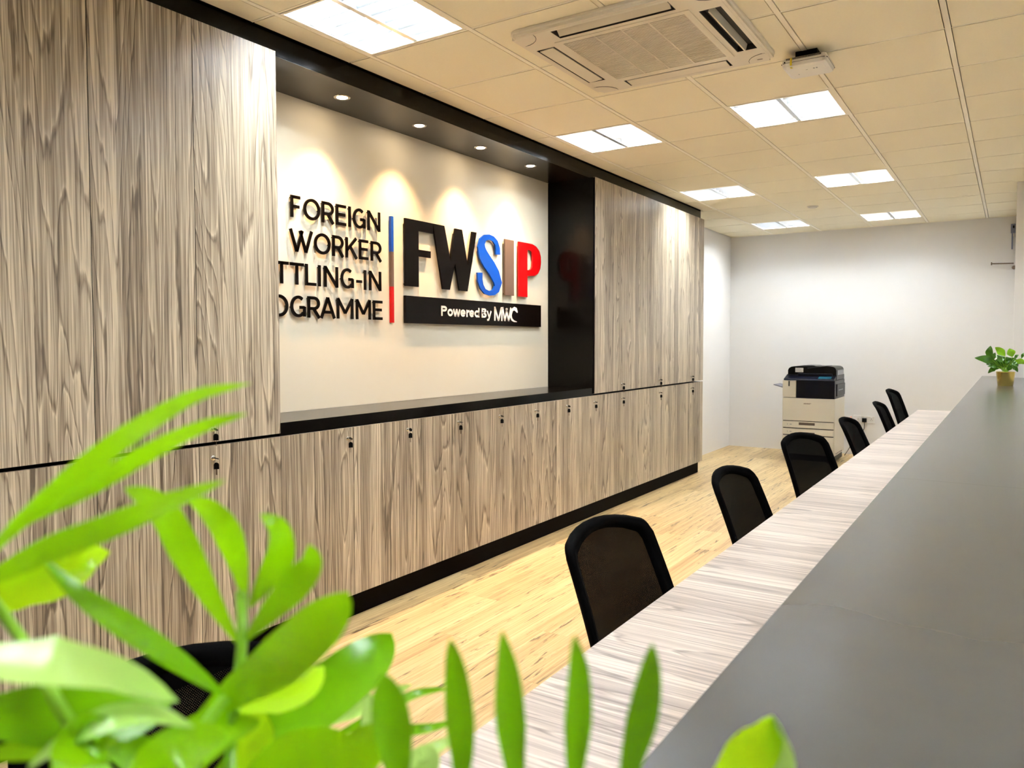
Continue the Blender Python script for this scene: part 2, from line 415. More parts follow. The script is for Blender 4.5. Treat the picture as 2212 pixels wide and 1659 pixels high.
# grille
g = MB(); G = 0.29
for a in ((-G-0.03, -G, -G-0.03, G+0.03), (G, G+0.03, -G-0.03, G+0.03), (-G, G, -G-0.03, -G), (-G, G, G, G+0.03)): g.box(*a, zb-0.004, zb)
gr = g.make('grille_frame', ACP, ac)
box(-G, G, -G, G, zb-0.0012, zb-0.0004).make('grille_backing', plain('filter_grey', (.20, .18, .14), 0.7), ac)
m = MB()
for k in range(38):
    y = -G+0.012+k*(2*G-0.024)/37
    m.box(-G, G, y-0.0040, y+0.0040, zb-0.004, zb-0.0012)
sl = m.make('grille_slats', ACP, ac); sl['kind'] = 'stuff'
m = MB()
for x in (-0.13, 0.0, 0.13): m.box(x-0.004, x+0.004, -G, G, zb-0.0045, zb-0.0040)
m.make('grille_rib', ACP, ac)
for s in (-1, 1):
    for q in (-1, 1):
        m = MB(); c = []
        for k in range(7):
            a = rad(k*15); c.append((s*(0.455-0.13*math.cos(a)*0+(-0.10)*math.sin(a)), q*(0.455-0.10*math.cos(a)), zb-0.0012))
        m.tube(c, 0.0011, n=4); m.make('corner_seam', ACD, ac)
box(0.40, 0.425, 0.425, 0.431, zb-0.0022, zb-0.0014).make('badge', BRONZE, ac)

# ---------------------------------------------------------------- access point, smoke detector
ap = thing('wireless_access_point', 'white rounded wireless access point with yellow tape under ceiling grid', 'access point', (-0.865, 4.07, CZ), rotz=rad(0))
m = MB(); m.box(-0.105, 0.105, -0.105, 0.105, -0.088, -0.036, c=0.022); m.make('body', plain('access_point_plastic', (.82, .80, .76), 0.35), ap)
m = MB(); m.box(-0.1056, 0.1056, -0.095, 0.095, -0.0655, -0.064); m.box(-0.095, 0.095, -0.1056, 0.1056, -0.0655, -0.064); m.make('seam', CARC, ap)
m = MB(); m.box(-0.05, 0.05, -0.05, 0.05, -0.037, 0.0); m.make('mount', CARC, ap)
m = MB()
for k in range(26): m.box(-0.080+k*0.0062, -0.0775+k*0.0062, -0.1056, -0.100, -0.052, -0.044)
m.make('vent_slots', CARC, ap)['kind'] = 'stuff'
m = MB(); m.box(-0.062, -0.053, -0.1062, -0.1054, -0.080, -0.045); m.box(-0.062, -0.053, -0.106, -0.085, -0.0888, -0.0880); m.make('tape', YEL, ap)
m = MB(); m.cyl((-0.087, -0.1048, -0.060), (-0.087, -0.1062, -0.060), 0.0035, n=8); m.make('jack', CARC, ap)
m = MB(); m.box(-0.005, 0.004, -0.03, -0.026, -0.0885, -0.088); m.box(0.030, 0.037, -0.04, -0.026, -0.0885, -0.088); m.box(0.042, 0.050, -0.04, -0.026, -0.0885, -0.088); m.box(-0.05, -0.045, 0.02, 0.026, -0.0885, -0.088)
m.make('indicator', GREYP, ap)
sd = thing('smoke_detector', 'small round white detector flush on the ceiling between the two light rows', 'smoke detector', (-1.776, 8.66, CZ))
MB().lathe([(0, -0.022), (0.03, -0.021), (0.035, -0.012), (0.052, -0.009), (0.055, 0.0), (0, 0)], 24).make('body', PLASTIC, sd)
MB().lathe([(0.036, -0.0125), (0.041, -0.0125), (0.041, -0.0105), (0.036, -0.0105)], 24).make('vent_ring', GREYP, sd)

# ---------------------------------------------------------------- cabinets
FX = -2.80                       # door face plane
ZB0, ZB1, ZU0, ZU1 = 0.130, 0.997, 1.012, 2.745
def make_lock(parent, y, z):
    m = MB(); m.lathe([(0, 0.0035), (0.009, 0.0035), (0.0112, 0.002), (0.0115, 0.0), (0, 0)], 20)
    # turn lathe axis from z to +x
    m.v = [(v[2], v[0], v[1]) for v in m.v]
    o = m.make('lock', CHROME, parent); o.location = (FX, y, z); return o
def cabinet(name, label, group, y0, y1, z0, z1, gaps, lock=None, lockz=None, top=False):
    t = thing(name, label, 'cabinet', (0, 0, 0), group=group)
    t.location = (-3.0, (y0+y1)/2, z0); ox, oy, oz = -3.0, (y0+y1)/2, z0
    MB().box(XL+0.006-ox, FX-0.020-ox, y0+0.001-oy, y1-0.001-oy, 0, z1-z0-0.001).box(FX-0.020-ox, FX-0.0015-ox, y0+0.0001-oy, y0+0.0014-oy, 0.001, z1-z0-0.002).box(FX-0.020-ox, FX-0.0015-ox, y1-0.0014-oy, y1-0.0001-oy, 0.001, z1-z0-0.002).make('body', CARC, t)  # thin end boxes are black strips standing in for shade between cabinets
    ys = [y0]+gaps+[y1]
    for a, b in zip(ys[:-1], ys[1:]):
        d = MB().box(FX-0.019-ox, FX-ox, a+0.0016-oy, b-0.0016-oy, 0, z1-z0).make('door', DOORWOOD, t)
        if a > y0: box(FX-0.0195-ox, FX-0.0015-ox, a-0.0014-oy, a+0.0014-oy, 0.001, z1-z0-0.002).make('gap_shade_strip', CARC, t)  # solid black strip fills the door joint in place of shade
        if lock is not None and a < lock < b:
            m = MB(); m.lathe([(0, 0.0035), (0.009, 0.0035), (0.0112, 0.002), (0.0115, 0.0), (0, 0)], 20); m.v = [(v[2], v[0], v[1]) for v in m.v]
            l = m.make('lock', CHROME, d); l.location = (FX-ox, lock-oy, lockz-z0)
    return t
def keys(y, z, label, ang):
    t = thing('key_pair', label, 'keys', (FX+0.0035, y, z), group='black-headed keys hanging in the cabinet locks')
    # key in the lock: blade, oval black head seen edge-on, turned by ang about x
    m = MB(); m.box(0, 0.010, -0.001, 0.001, -0.0035, 0.0035); m.make('blade', CHROME, t)
    hd = MB(); hd.cyl((0.0, -0.0016, 0), (0.0, 0.0016, 0), 0.0105, n=18, smooth=False); h = hd.make('head', BLK, t); h.location = (0.019, 0, 0); h.rotation_euler.x = ang
    MB().tube([(0.026+0.006*math.sin(a), 0.002*math.cos(a), -0.010+0.008*math.cos(a)) for a in [2*PI*i/12 for i in range(13)]], 0.0007, n=5).make('ring', CHROME, t)
    m = MB()
    c = [(0.0105*math.cos(a), 0.0105*math.sin(a)) for a in [PI*i/10 for i in range(11)]]
    poly = [(u, v-0.028) for u, v in c]+[(-0.0105, -0.046), (0.0105, -0.046)]
    m.prism(poly, 1, -0.0016, 0.0016)
    s = m.make('head', BLK, t); s.location = (0.016, 0.002, 0); s.rotation_euler.z = rad(50)
    MB().box(-0.0035, 0.0035, -0.0008, 0.0008, -0.070, -0.046).make('blade', BRONZE if ang > 1 else CHROME, t).location = (0.016, 0.002, 0)
    return t
LZ, UZ = 0.944, 1.066
cabinet('base_cabinet', 'two-door base cabinet at the near end, low behind the palm leaves', 'wood-grain base cabinets', 0.68, 1.547, ZB0, ZB1, [1.113])
cabinet('base_cabinet', 'two-door base cabinet under the tall doors, its keys beside the palm leaf', 'wood-grain base cabinets', 1.547, 2.412, ZB0, ZB1, [1.98], 2.046, LZ)
sy = [2.412, 2.884, 3.352, 3.826, 4.282, 4.742, 5.205, 5.665]
ORD = ['first', 'second', 'third', 'fourth', 'fifth', 'sixth', 'seventh']
for k in range(7):
    cabinet('base_cabinet', '%s narrow one-door base cabinet under the sign niche, counted from the tall near cabinet' % ORD[k], 'wood-grain base cabinets', sy[k], sy[k+1], ZB0, ZB1, [], sy[k+1]-0.042, LZ)
dg = [(5.665, 6.53, 6.095, 6.155), (6.53, 7.39, 6.949, 7.009), (7.39, YE, 7.83, 7.892)]
W3 = ['nearest the black niche side', 'in the middle of the far group', 'at the far end by the wall']
for k, (a, b, g_, l) in enumerate(dg):
    cabinet('base_cabinet', 'two-door base cabinet %s' % W3[k], 'wood-grain base cabinets', a, b, ZB0, ZB1, [g_], l, LZ)
cabinet('tall_cabinet', 'tall upper wood-grain cabinet cut off at the near end of the row', 'tall upper wood-grain cabinets', 0.68, 1.547, ZU0, ZU1, [1.113])
cabinet('tall_cabinet', 'tall upper wood-grain cabinet that ends at the lettering niche', 'tall upper wood-grain cabinets', 1.547, 2.412, ZU0, ZU1, [1.98], 2.046, UZ)
for k, (a, b, g_, l) in enumerate(dg):
    cabinet('tall_cabinet', 'tall upper two-door cabinet %s' % W3[k], 'tall upper wood-grain cabinets', a if k else 5.634, b, ZU0, ZU1, [g_], l, UZ)
keys(2.046, LZ, 'black-headed keys in base cabinet lock right under the tall near cabinet', 1.2)
keys(2.046, UZ, 'black-headed keys in the tall near cabinet lock, half hidden by a palm leaf', 0.9)
angs = [0.9, 0.35, 1.3, 1.0, 1.4, 0.8, 1.2]
for k in range(7): keys(sy[k+1]-0.042, LZ, 'black-headed keys in the %s narrow base cabinet under the niche' % ORD[k], angs[k])
for k in range(3):
    keys(dg[k][3], LZ, 'black-headed keys in the lower lock, cabinets %s' % W3[k], 1.2)
    keys(dg[k][3], UZ, 'black-headed keys in the upper lock, cabinets %s' % W3[k], 1.1)
tag(box(XL+0.001, FX-0.045, 0.3, YE-0.01, 0.0, ZB0-0.0005).make('kickboard', KICK), 'long black kickboard under the whole row of base cabinets', 'kickboard')
# niche: black side pier, deep black sill
tag(box(XL+0.002, FX-0.012, 5.624, 5.6338, 1.059, 2.7405).make('side_panel', BLACK), 'tall black side panel closing the far side of the lettering niche', 'panel')
tag(box(XL+0.0045, FX-0.012, 2.4125, 5.6335, ZB1+0.0005, 1.0585).make('niche_sill', BLACK), 'glossy black sill shelf below the white lettering wall', 'shelf')

# downlights in the soffit
for k, y in enumerate((3.05, 3.70, 4.35, 5.00)):
    t = thing('downlight', '%s small warm downlight in the niche soffit, counted from the near end' % ORD[k], 'downlight', (-3.02, y, 2.741), group='warm downlights over the lettering')
    MB().lathe([(0.030, -0.001), (0.043, -0.003), (0.045, 0.0)], 24).make('trim_ring', GREYP if k % 2 else CHROME, t)
    MB().lathe([(0, -0.0045), (0.022, -0.004), (0.029, -0.001), (0.03, 0.0)], 24).make('lamp', LENS, t)
    ld = bpy.data.lights.new('downlight_beam', 'SPOT'); ld.energy = SPOT_POWER; ld.color = (1.0, 0.60, 0.30); ld.spot_size = rad(88); ld.spot_blend = 0.8; ld.shadow_soft_size = 0.02
    lo = bpy.data.objects.new('lamp_beam', ld); COL.objects.link(lo); lo.parent = t; lo.location = (0, 0, -0.012); lo.rotation_euler = (0, 0, 0)
# leaf centre lines (world metres), half width, tilt, tone
LEAVES = [
([(-0.3, 0.121, 1.3497), (-0.2789, 0.1239, 1.3666), (-0.265, 0.1339, 1.3818), (-0.251, 0.1438, 1.3952), (-0.2488, 0.1577, 1.4035), (-0.2443, 0.1731, 1.4114), (-0.237, 0.1902, 1.4148)],0.0038,20,1),
([(-0.3085, 0.1275, 1.3534), (-0.2949, 0.1373, 1.3667), (-0.2684, 0.1434, 1.3789), (-0.2486, 0.1573, 1.3927), (-0.2427, 0.1736, 1.4), (-0.2297, 0.1825, 1.4045)],0.0035,30,1),
([(-0.2802, 0.1102, 1.3505), (-0.2704, 0.117, 1.3556), (-0.2581, 0.1255, 1.3631), (-0.2396, 0.1382, 1.3717), (-0.2326, 0.1552, 1.3777), (-0.2274, 0.1709, 1.382)],0.0043,15,1),
([(-0.3665, 0.1474, 1.3201), (-0.352, 0.1577, 1.3328), (-0.3389, 0.1666, 1.3367), (-0.3275, 0.1743, 1.3387), (-0.3277, 0.1862, 1.3385)],0.0087,10,2),
([(-0.3762, 0.1407, 1.3142), (-0.349, 0.1472, 1.3234), (-0.3364, 0.1559, 1.3291), (-0.3253, 0.1633, 1.3306), (-0.3225, 0.1774, 1.3347)],0.0077,0,2),
([(-0.28, 0.1346, 1.3553), (-0.2677, 0.1421, 1.3416), (-0.2606, 0.158, 1.3249), (-0.2552, 0.1728, 1.3093), (-0.2504, 0.1873, 1.2931)],0.0054,-25,0),
([(-0.2553, 0.1969, 1.3098), (-0.2641, 0.1918, 1.3265), (-0.2642, 0.1808, 1.3478), (-0.2712, 0.1769, 1.363), (-0.2684, 0.1672, 1.3722), (-0.2709, 0.1597, 1.3766)],0.0059,-15,1),
([(-0.2612, 0.2056, 1.3231), (-0.2642, 0.2044, 1.3384), (-0.2604, 0.1957, 1.3552), (-0.2664, 0.1921, 1.3635), (-0.2646, 0.1816, 1.3696)],0.0054,-10,1),
([(-0.2602, 0.2062, 1.3212), (-0.2466, 0.2039, 1.3348), (-0.242, 0.2074, 1.3449), (-0.2353, 0.2005, 1.3584), (-0.2411, 0.197, 1.3638)],0.0057,15,1),
([(-0.2533, 0.1982, 1.3108), (-0.2369, 0.1979, 1.3262), (-0.2282, 0.2043, 1.3378), (-0.2243, 0.2072, 1.345), (-0.225, 0.2071, 1.3521)],0.0058,10,1),
([(-0.2606, 0.18, 1.2833), (-0.2489, 0.1883, 1.294), (-0.2271, 0.1916, 1.3098), (-0.2077, 0.1933, 1.3264), (-0.2016, 0.1977, 1.3339), (-0.198, 0.2004, 1.3401)],0.0096,15,1),
([(-0.312, 0.2147, 1.2175), (-0.291, 0.2298, 1.24), (-0.2774, 0.2516, 1.2556), (-0.2645, 0.2729, 1.2701), (-0.262, 0.2869, 1.2763), (-0.2604, 0.2943, 1.2819)],0.0140,-5,0),
([(-0.2506, 0.0935, 1.3436), (-0.2374, 0.1021, 1.3409), (-0.2232, 0.1115, 1.3402), (-0.2279, 0.1318, 1.3277), (-0.2217, 0.1473, 1.3145)],0.0103,-38,3),
([(-0.2956, 0.1096, 1.3031), (-0.2802, 0.12, 1.3054), (-0.2608, 0.1329, 1.3053), (-0.2521, 0.1505, 1.3013), (-0.2503, 0.1636, 1.2998)],0.0103,10,0),
([(-0.2511, 0.1149, 1.2986), (-0.2406, 0.1224, 1.3085), (-0.23, 0.1298, 1.3142), (-0.2284, 0.1427, 1.3108), (-0.2258, 0.1559, 1.3013)],0.0051,-30,3),
([(-0.2876, 0.1143, 1.2906), (-0.2722, 0.1247, 1.2945), (-0.2606, 0.1326, 1.2968), (-0.2464, 0.142, 1.2967)],0.0047,0,1),
([(-0.2267, 0.1188, 1.2902), (-0.2281, 0.1185, 1.3039), (-0.2358, 0.1256, 1.3084), (-0.23, 0.1297, 1.3127)],0.0084,20,1),
([(-0.2695, 0.2077, 1.2332), (-0.2774, 0.1911, 1.2468), (-0.2828, 0.1762, 1.2618), (-0.2953, 0.1683, 1.2711), (-0.3047, 0.1624, 1.2785)],0.0075,0,0),
([(-0.2397, 0.1939, 1.2833), (-0.2516, 0.1858, 1.2797), (-0.2649, 0.1766, 1.2726), (-0.278, 0.1673, 1.2601)],0.0094,10,1),
([(-0.2571, 0.1945, 1.2858), (-0.2676, 0.1868, 1.2729), (-0.2751, 0.1812, 1.26), (-0.2794, 0.1776, 1.2452)],0.0102,-10,1),
([(-0.2812, 0.214, 1.2759), (-0.2768, 0.2164, 1.2637), (-0.2756, 0.2164, 1.2475), (-0.2777, 0.214, 1.2272)],0.0117,25,2),
([(-0.2654, 0.2007, 1.2792), (-0.2528, 0.2093, 1.2849), (-0.2417, 0.2169, 1.2887), (-0.2412, 0.2294, 1.2921)],0.0087,-10,2),
([(-0.2509, 0.1847, 1.2475), (-0.2392, 0.1931, 1.26), (-0.2275, 0.2013, 1.2689), (-0.2156, 0.2094, 1.2725), (-0.2052, 0.2163, 1.2706)],0.0103,15,1),
([(-0.2174, 0.1834, 1.2563), (-0.2065, 0.1911, 1.2663), (-0.197, 0.198, 1.2763), (-0.1902, 0.203, 1.2863), (-0.1883, 0.2046, 1.2929)],0.0100,-15,1),
([(-0.2376, 0.1347, 1.272), (-0.2316, 0.1392, 1.2839), (-0.2244, 0.1446, 1.2959), (-0.2244, 0.1566, 1.2967), (-0.2237, 0.169, 1.2931)],0.0084,10,1),
([(-0.1674, 0.1935, 1.2748), (-0.169, 0.1932, 1.2888), (-0.1709, 0.1926, 1.3027), (-0.1723, 0.1921, 1.312), (-0.1732, 0.1918, 1.319)],0.0065,0,0),
([(-0.1463, 0.1957, 1.2777), (-0.1451, 0.1973, 1.2941), (-0.1461, 0.1974, 1.3105), (-0.1474, 0.1972, 1.324), (-0.1491, 0.1966, 1.3347)],0.0046,-10,0),
([(-0.1289, 0.2072, 1.2762), (-0.1309, 0.2067, 1.2941), (-0.1325, 0.2065, 1.3105), (-0.1335, 0.2065, 1.3239), (-0.1353, 0.206, 1.3371)],0.0048,5,0),
([(-0.1105, 0.2077, 1.2809), (-0.11, 0.2089, 1.2995), (-0.1095, 0.21, 1.3152), (-0.1098, 0.2105, 1.3281), (-0.1111, 0.2101, 1.3393)],0.0042,10,0),
([(-0.0992, 0.2151, 1.2794), (-0.0958, 0.2183, 1.2995), (-0.0928, 0.2211, 1.3152), (-0.0914, 0.2226, 1.3266), (-0.0909, 0.2235, 1.3367)],0.0047,-10,0),
([(-0.0889, 0.2573, 1.2654), (-0.0798, 0.264, 1.2766), (-0.0726, 0.2692, 1.2863), (-0.0687, 0.2721, 1.2927), (-0.0671, 0.2735, 1.2999)],0.0081,20,2),
([(-0.0621, 0.2752, 1.2653), (-0.063, 0.2751, 1.2766), (-0.0645, 0.2746, 1.2862), (-0.0659, 0.274, 1.2927), (-0.0671, 0.2735, 1.2999)],0.0048,-30,3),
([(-0.2916, 0.2767, 1.2247), (-0.2759, 0.2876, 1.2342), (-0.2622, 0.2972, 1.2437), (-0.2566, 0.313, 1.2452), (-0.2448, 0.3209, 1.2468)],0.0027,0,0),
([(-0.2955, 0.2739, 1.2188), (-0.2797, 0.2847, 1.2259), (-0.2599, 0.2981, 1.2294), (-0.2522, 0.3151, 1.2263), (-0.24, 0.3233, 1.2302)],0.0029,0,0),
([(-0.3084, 0.2894, 1.222), (-0.294, 0.2994, 1.2295), (-0.2795, 0.3095, 1.2382), (-0.2671, 0.318, 1.2449)],0.0038,0,3),
([(-0.2728, 0.2646, 1.2123), (-0.2618, 0.2728, 1.2304), (-0.2584, 0.2759, 1.2485), (-0.2605, 0.2751, 1.2599)],0.0039,0,3),
([(-0.2511, 0.2551, 1.2152), (-0.2335, 0.2676, 1.2323), (-0.2212, 0.2763, 1.2408), (-0.2164, 0.2915, 1.2422)],0.0037,0,3),
([(-0.2253, 0.2488, 1.2271), (-0.2137, 0.2571, 1.2372), (-0.2088, 0.2608, 1.2473), (-0.2132, 0.2582, 1.2534)],0.0047,0,3),
]
STEMS = [
([(-0.2632, 0.2045, 1.327), (-0.254, 0.1979, 1.3135), (-0.2512, 0.1927, 1.2918), (-0.2484, 0.1874, 1.269), (-0.2146, 0.1726, 1.2432), (-0.125, 0.205, 1.2)],0.0022),
([(-0.2504, 0.1873, 1.2931), (-0.2503, 0.1747, 1.2813), (-0.2325, 0.1618, 1.2658), (-0.2013, 0.1693, 1.2423), (-0.125, 0.205, 1.2)],0.0022),
([(-0.3, 0.121, 1.3497), (-0.2729, 0.1259, 1.3278), (-0.237, 0.1247, 1.307), (-0.2076, 0.1425, 1.2711), (-0.125, 0.205, 1.2)],0.0020),
([(-0.1721, 0.1899, 1.2655), (-0.1463, 0.1956, 1.277), (-0.1289, 0.2072, 1.2759), (-0.11, 0.208, 1.2806), (-0.0909, 0.2206, 1.278), (-0.0829, 0.2493, 1.2668)],0.0020),
([(-0.1721, 0.1899, 1.2655), (-0.1714, 0.1781, 1.2599), (-0.1687, 0.1793, 1.248), (-0.125, 0.205, 1.2)],0.0022),
([(-0.2916, 0.2767, 1.2247), (-0.2949, 0.2379, 1.2137), (-0.2385, 0.1917, 1.2224), (-0.125, 0.205, 1.2)],0.0018),
([(-0.312, 0.2147, 1.2175), (-0.262, 0.1882, 1.2248), (-0.209, 0.1757, 1.2303), (-0.125, 0.205, 1.2)],0.0020),
]
POTHOS = [
((-0.11, 0.02, 0.2007),(-0.0976, 0.02, 0.2941),0.0273),
((-0.06, -0.03, 0.1791),(-0.1961, -0.03, 0.2043),0.0337),
((-0.0492, -0.05, 0.1368),(-0.1133, -0.05, 0.1416),0.0172),
((-0.0589, -0.04, 0.1364),(-0.1089, -0.04, 0.0909),0.0187),
((-0.0058, 0, 0.2192),(-0.0698, 0, 0.2836),0.0266),
((0.0396, 0.01, 0.2137),(0.0193, 0.01, 0.2742),0.0287),
((-0.0213, -0.04, 0.1741),(-0.0583, -0.04, 0.2252),0.0215),
((-0.0815, -0.05, 0.1879),(-0.0663, -0.05, 0.2453),0.0151),
((0.0494, -0.02, 0.2001),(0.0771, -0.02, 0.2293),0.0122),
((0.0567, -0.03, 0.189),(0.1275, -0.03, 0.1616),0.0215),
((0.0433, -0.05, 0.1497),(0.0744, -0.05, 0.1035),0.0172),
((0.0195, 0.02, 0.1474),(0.0014, 0.02, 0.2132),0.0302),
((0.0404, -0.06, 0.1753),(0.0717, -0.06, 0.1419),0.0187),
((-0.0408, 0.03, 0.1492),(-0.0492, 0.03, 0.2011),0.0287),
((-0.0235, 0.04, 0.126),(-0.0052, 0.04, 0.1782),0.0215),
((0.0319, 0.03, 0.1273),(0.0477, 0.03, 0.1676),0.0230),
((0.0942, 0, 0.203),(0.1074, 0, 0.2428),0.0101),
((-0.082, 0.0, 0.1667),(-0.1208, 0.0, 0.1546),0.0258),
((0.0134, -0.05, 0.1123),(0.0363, -0.05, 0.1496),0.0172),
((-0.0691, 0.03, 0.224),(-0.0979, 0.03, 0.2006),0.0230),
]
# ---------------------------------------------------------------- lettering on the niche wall
WX = XL+0.004; LZ0 = 1.43
def ribbon(m, pts, ws, x0, x1, closed=False):
    """thick flat stroke through 2D points (y,z), widths per point, extruded from x0 to x1"""
    n = len(pts); P = [Vector(p) for p in pts]; A = []; B = []
    for i in range(n):
        if closed: d0 = P[i]-P[i-1]; d1 = P[(i+1) % n]-P[i]
        else: d0 = P[i]-P[max(i-1, 0)] if i else P[1]-P[0]; d1 = P[min(i+1, n-1)]-P[i] if i < n-1 else P[-1]-P[-2]
        d0.normalize(); d1.normalize(); t = (d0+d1).normalized(); k = 1/max(0.4, t.dot(d1)); nn = Vector((-t.y, t.x))*k
        A.append(P[i]+nn*ws[i]/2); B.append(P[i]-nn*ws[i]/2)
    vs = [(x0, *a) for a in A]+[(x0, *b) for b in B]+[(x1, *a) for a in A]+[(x1, *b) for b in B]
    fs = []
    for i in range(n if closed else n-1):
        j = (i+1) % n
        fs += [(i, j, n+j, n+i), (2*n+i, 3*n+i, 3*n+j, 2*n+j), (i, 2*n+i, 2*n+j, j), (n+i, n+j, 3*n+j, 3*n+i)]
    if not closed: fs += [(0, n, 3*n, 2*n), (n-1, 3*n-1, 4*n-1, 2*n-1)]
    m.add(vs, fs)
def arc(cx, cy, rx_, ry_, a0, a1, n=16): return [(cx+rx_*math.cos(rad(a0+(a1-a0)*i/n)), cy+ry_*math.sin(rad(a0+(a1-a0)*i/n))) for i in range(n+1)]
def glyph(ch, w, t):
    """centre-line strokes in a box of width w and height 1 (cap height), t = stroke"""
    h = t/2; L, R_, B, T_ = h, w-h, h, 1-h
    I_ = [[(L, 0), (L, 1)]]
    if ch == 'F': return I_+[[(h, T_), (w, T_)], [(h, .5), (w*.9, .5)]]
    if ch == 'E': return I_+[[(h, T_), (w, T_)], [(h, .52), (w*.92, .52)], [(h, B), (w, B)]]
    if ch == 'I': return I_
    if ch == 'L': return I_+[[(h, B), (w, B)]]
    if ch == 'T': return [[(0, T_), (w, T_)], [(w/2, 0), (w/2, T_)]]
    if ch == '-': return [[(0, .40), (w, .40)]]
    if ch == 'N': return I_+[[(R_, 0), (R_, 1)], [(L, 1-h*.5), (R_, h*.5)]]
    if ch == 'M': return I_+[[(R_, 0), (R_, 1)], [(L, 1-h*.3), (w/2, .28)], [(w/2, .28), (R_, 1-h*.3)]]
    if ch == 'A': return [[(h*.6, 0), (w/2, 1-h*.2)], [(w/2, 1-h*.2), (w-h*.6, 0)], [(w*.18, .29), (w*.82, .29)]]
    if ch == 'K': return I_+[[(L, .36), (w-h, 1)], [(w*.38, .58), (w-h*.6, 0)]]
    if ch == 'W': return [[(h*.8, 1), (w*.30, 0)], [(w*.30, 0), (w*.55, .97)], [(w*.45, .97), (w*.70, 0)], [(w*.70, 0), (w-h*.8, 1)]]
    if ch == 'O': return ['c']+[arc(w/2, .5, w/2-h, .5-h, 0, 360, 32)[:-1]]
    if ch == 'G': return [arc(w/2+.02, .5, w/2-h, .5-h, 52, 318, 26), [(w*.62, .46), (w-h, .46)], [(w-h, .50), (w-h, .04)]]
    if ch in 'RP':
        g_ = I_+[[(h, T_)]+[(w*.5, T_)]+arc(w*.5, .68, w*.5-h, .32-h, 80, -80, 12)+[(w*.5, .36+h), (h, .36+h)]]
        return g_+([[(w*.52, .40), (w-h*.5, 0)]] if ch == 'R' else [])
    if ch == 'S': return [arc(w/2, .735, w/2-h, .265-h, 35, 200, 12)+arc(w/2, .265, w/2-h, .265-h, 60, -60, 8)[1:]+arc(w/2, .265, w/2-h, .265-h, -60, -150, 8)[1:]]
def put(parent, text, ys, z0, hgt, t, x1, mat):
    so_ = 0.012
    for ch, (a, b) in zip(text, ys):
        m = MB(); g_ = glyph(ch, (b-a)/hgt, t); closed = False
        if g_[0] == 'c': closed = True; g_ = g_[1:]
        for s in g_: ribbon(m, [(q[0]*hgt, q[1]*hgt) for q in s], [t*hgt]*len(s), so_, x1, closed)
        q = g_[0][0 if closed else len(g_[0])//2]; q = ((q[0])*hgt, min(max(q[1], .1), .9)*hgt); m.cyl((0, *q), (so_, *q), .003, n=6)
        o = m.make('letter', mat, parent); o.location = (0, a-parent.location.y, z0-parent.location.z)
wl = thing('wall_lettering', 'thin black raised capitals in four right-aligned lines on the white niche wall', 'lettering', (WX, 3.1, 1.7))
t_, hg = 0.142, 0.117
put(wl, 'FOREIGN', [(2.852, 2.918), (2.942, 3.062), (3.076, 3.166), (3.184, 3.262), (3.284, 3.30), (3.318, 3.422), (3.443, 3.552)], LZ0+.668, hg, t_, .020, SIGNK)
put(wl, 'WORKER', [(2.842, 3.004), (3.016, 3.138), (3.154, 3.240), (3.258, 3.352), (3.368, 3.444), (3.469, 3.560)], LZ0+.489, hg, t_, .020, SIGNK)
put(wl, 'SETTLING-IN', [(2.545, 2.622), (2.645, 2.72), (2.738, 2.832), (2.842, 2.937), (2.950, 3.026), (3.044, 3.06), (3.088, 3.194), (3.214, 3.320), (3.345, 3.389), (3.408, 3.424), (3.452, 3.556)], LZ0+.311, hg, t_, .020, SIGNK)
put(wl, 'PROGRAMME', [(2.50, 2.585), (2.603, 2.69), (2.70, 2.826), (2.840, 2.948), (2.963, 3.052), (3.058, 3.168), (3.184, 3.314), (3.338, 3.462), (3.484, 3.565)], LZ0+.136, hg, t_, .020, SIGNK)
dv = thing('divider_bar', 'slim upright bar in blue, taupe and red beside the four lines of capitals', 'divider', (WX, 3.659, 1.55))
for a, b, mt_, lb in ((.56, .778, SIGNB, 'blue top piece'), (.345, .56, SIGNT, 'taupe middle piece'), (.122, .345, SIGNR, 'red bottom piece')):
    lab(box(0, .020, -.010, .012, LZ0+a-1.55, LZ0+b-1.55).make('segment', mt_, dv), lb)
lg = thing('logo_lettering', 'big heavy raised letters FWSIP in black, blue, taupe and red', 'lettering', (WX, 4.6, 1.9))
def poly(nm, pts, mat, lb):
    return lab(MB().prism([(a-4.6, LZ0+b-1.9) for a, b in pts], 0, .012, .024).cyl((0, pts[0][0]-4.6+.012, LZ0+pts[0][1]-1.9+(.012 if pts[0][1] < .5 else -.012)), (.012, pts[0][0]-4.6+.012, LZ0+pts[0][1]-1.9+(.012 if pts[0][1] < .5 else -.012)), .005, n=8).make('letter', mat, lg), lb)
poly('F', [(3.776, .357), (3.776, .783), (4.0595, .783), (4.0595, .716), (3.909, .716), (3.909, .597), (4.034, .597), (4.034, .553), (3.909, .553), (3.909, .357)], SIGNK, 'black letter F')
poly('W', [(4.060, .783), (4.183, .783), (4.2525, .55), (4.304, .780), (4.385, .780), (4.4505, .54), (4.505, .781), (4.560, .781), (4.447, .357), (4.352, .357), (4.302, .54), (4.242, .357), (4.163, .357)], SIGNK, 'black letter W')
m = MB()
sp_ = [(4.836, .650), (4.834, .695), (4.815, .735), (4.775, .760), (4.722, .768), (4.668, .757), (4.632, .727), (4.621, .685), (4.640, .636), (4.690, .590), (4.750, .545), (4.805, .495), (4.838, .44), (4.820, .395), (4.778, .366), (4.722, .358), (4.665, .368), (4.625, .400), (4.603, .445), (4.600, .500)]
sw = [.062, .056, .046, .038, .036, .045, .066, .088, .105, .112, .112, .108, .092, .066, .042, .032, .036, .048, .060, .066]
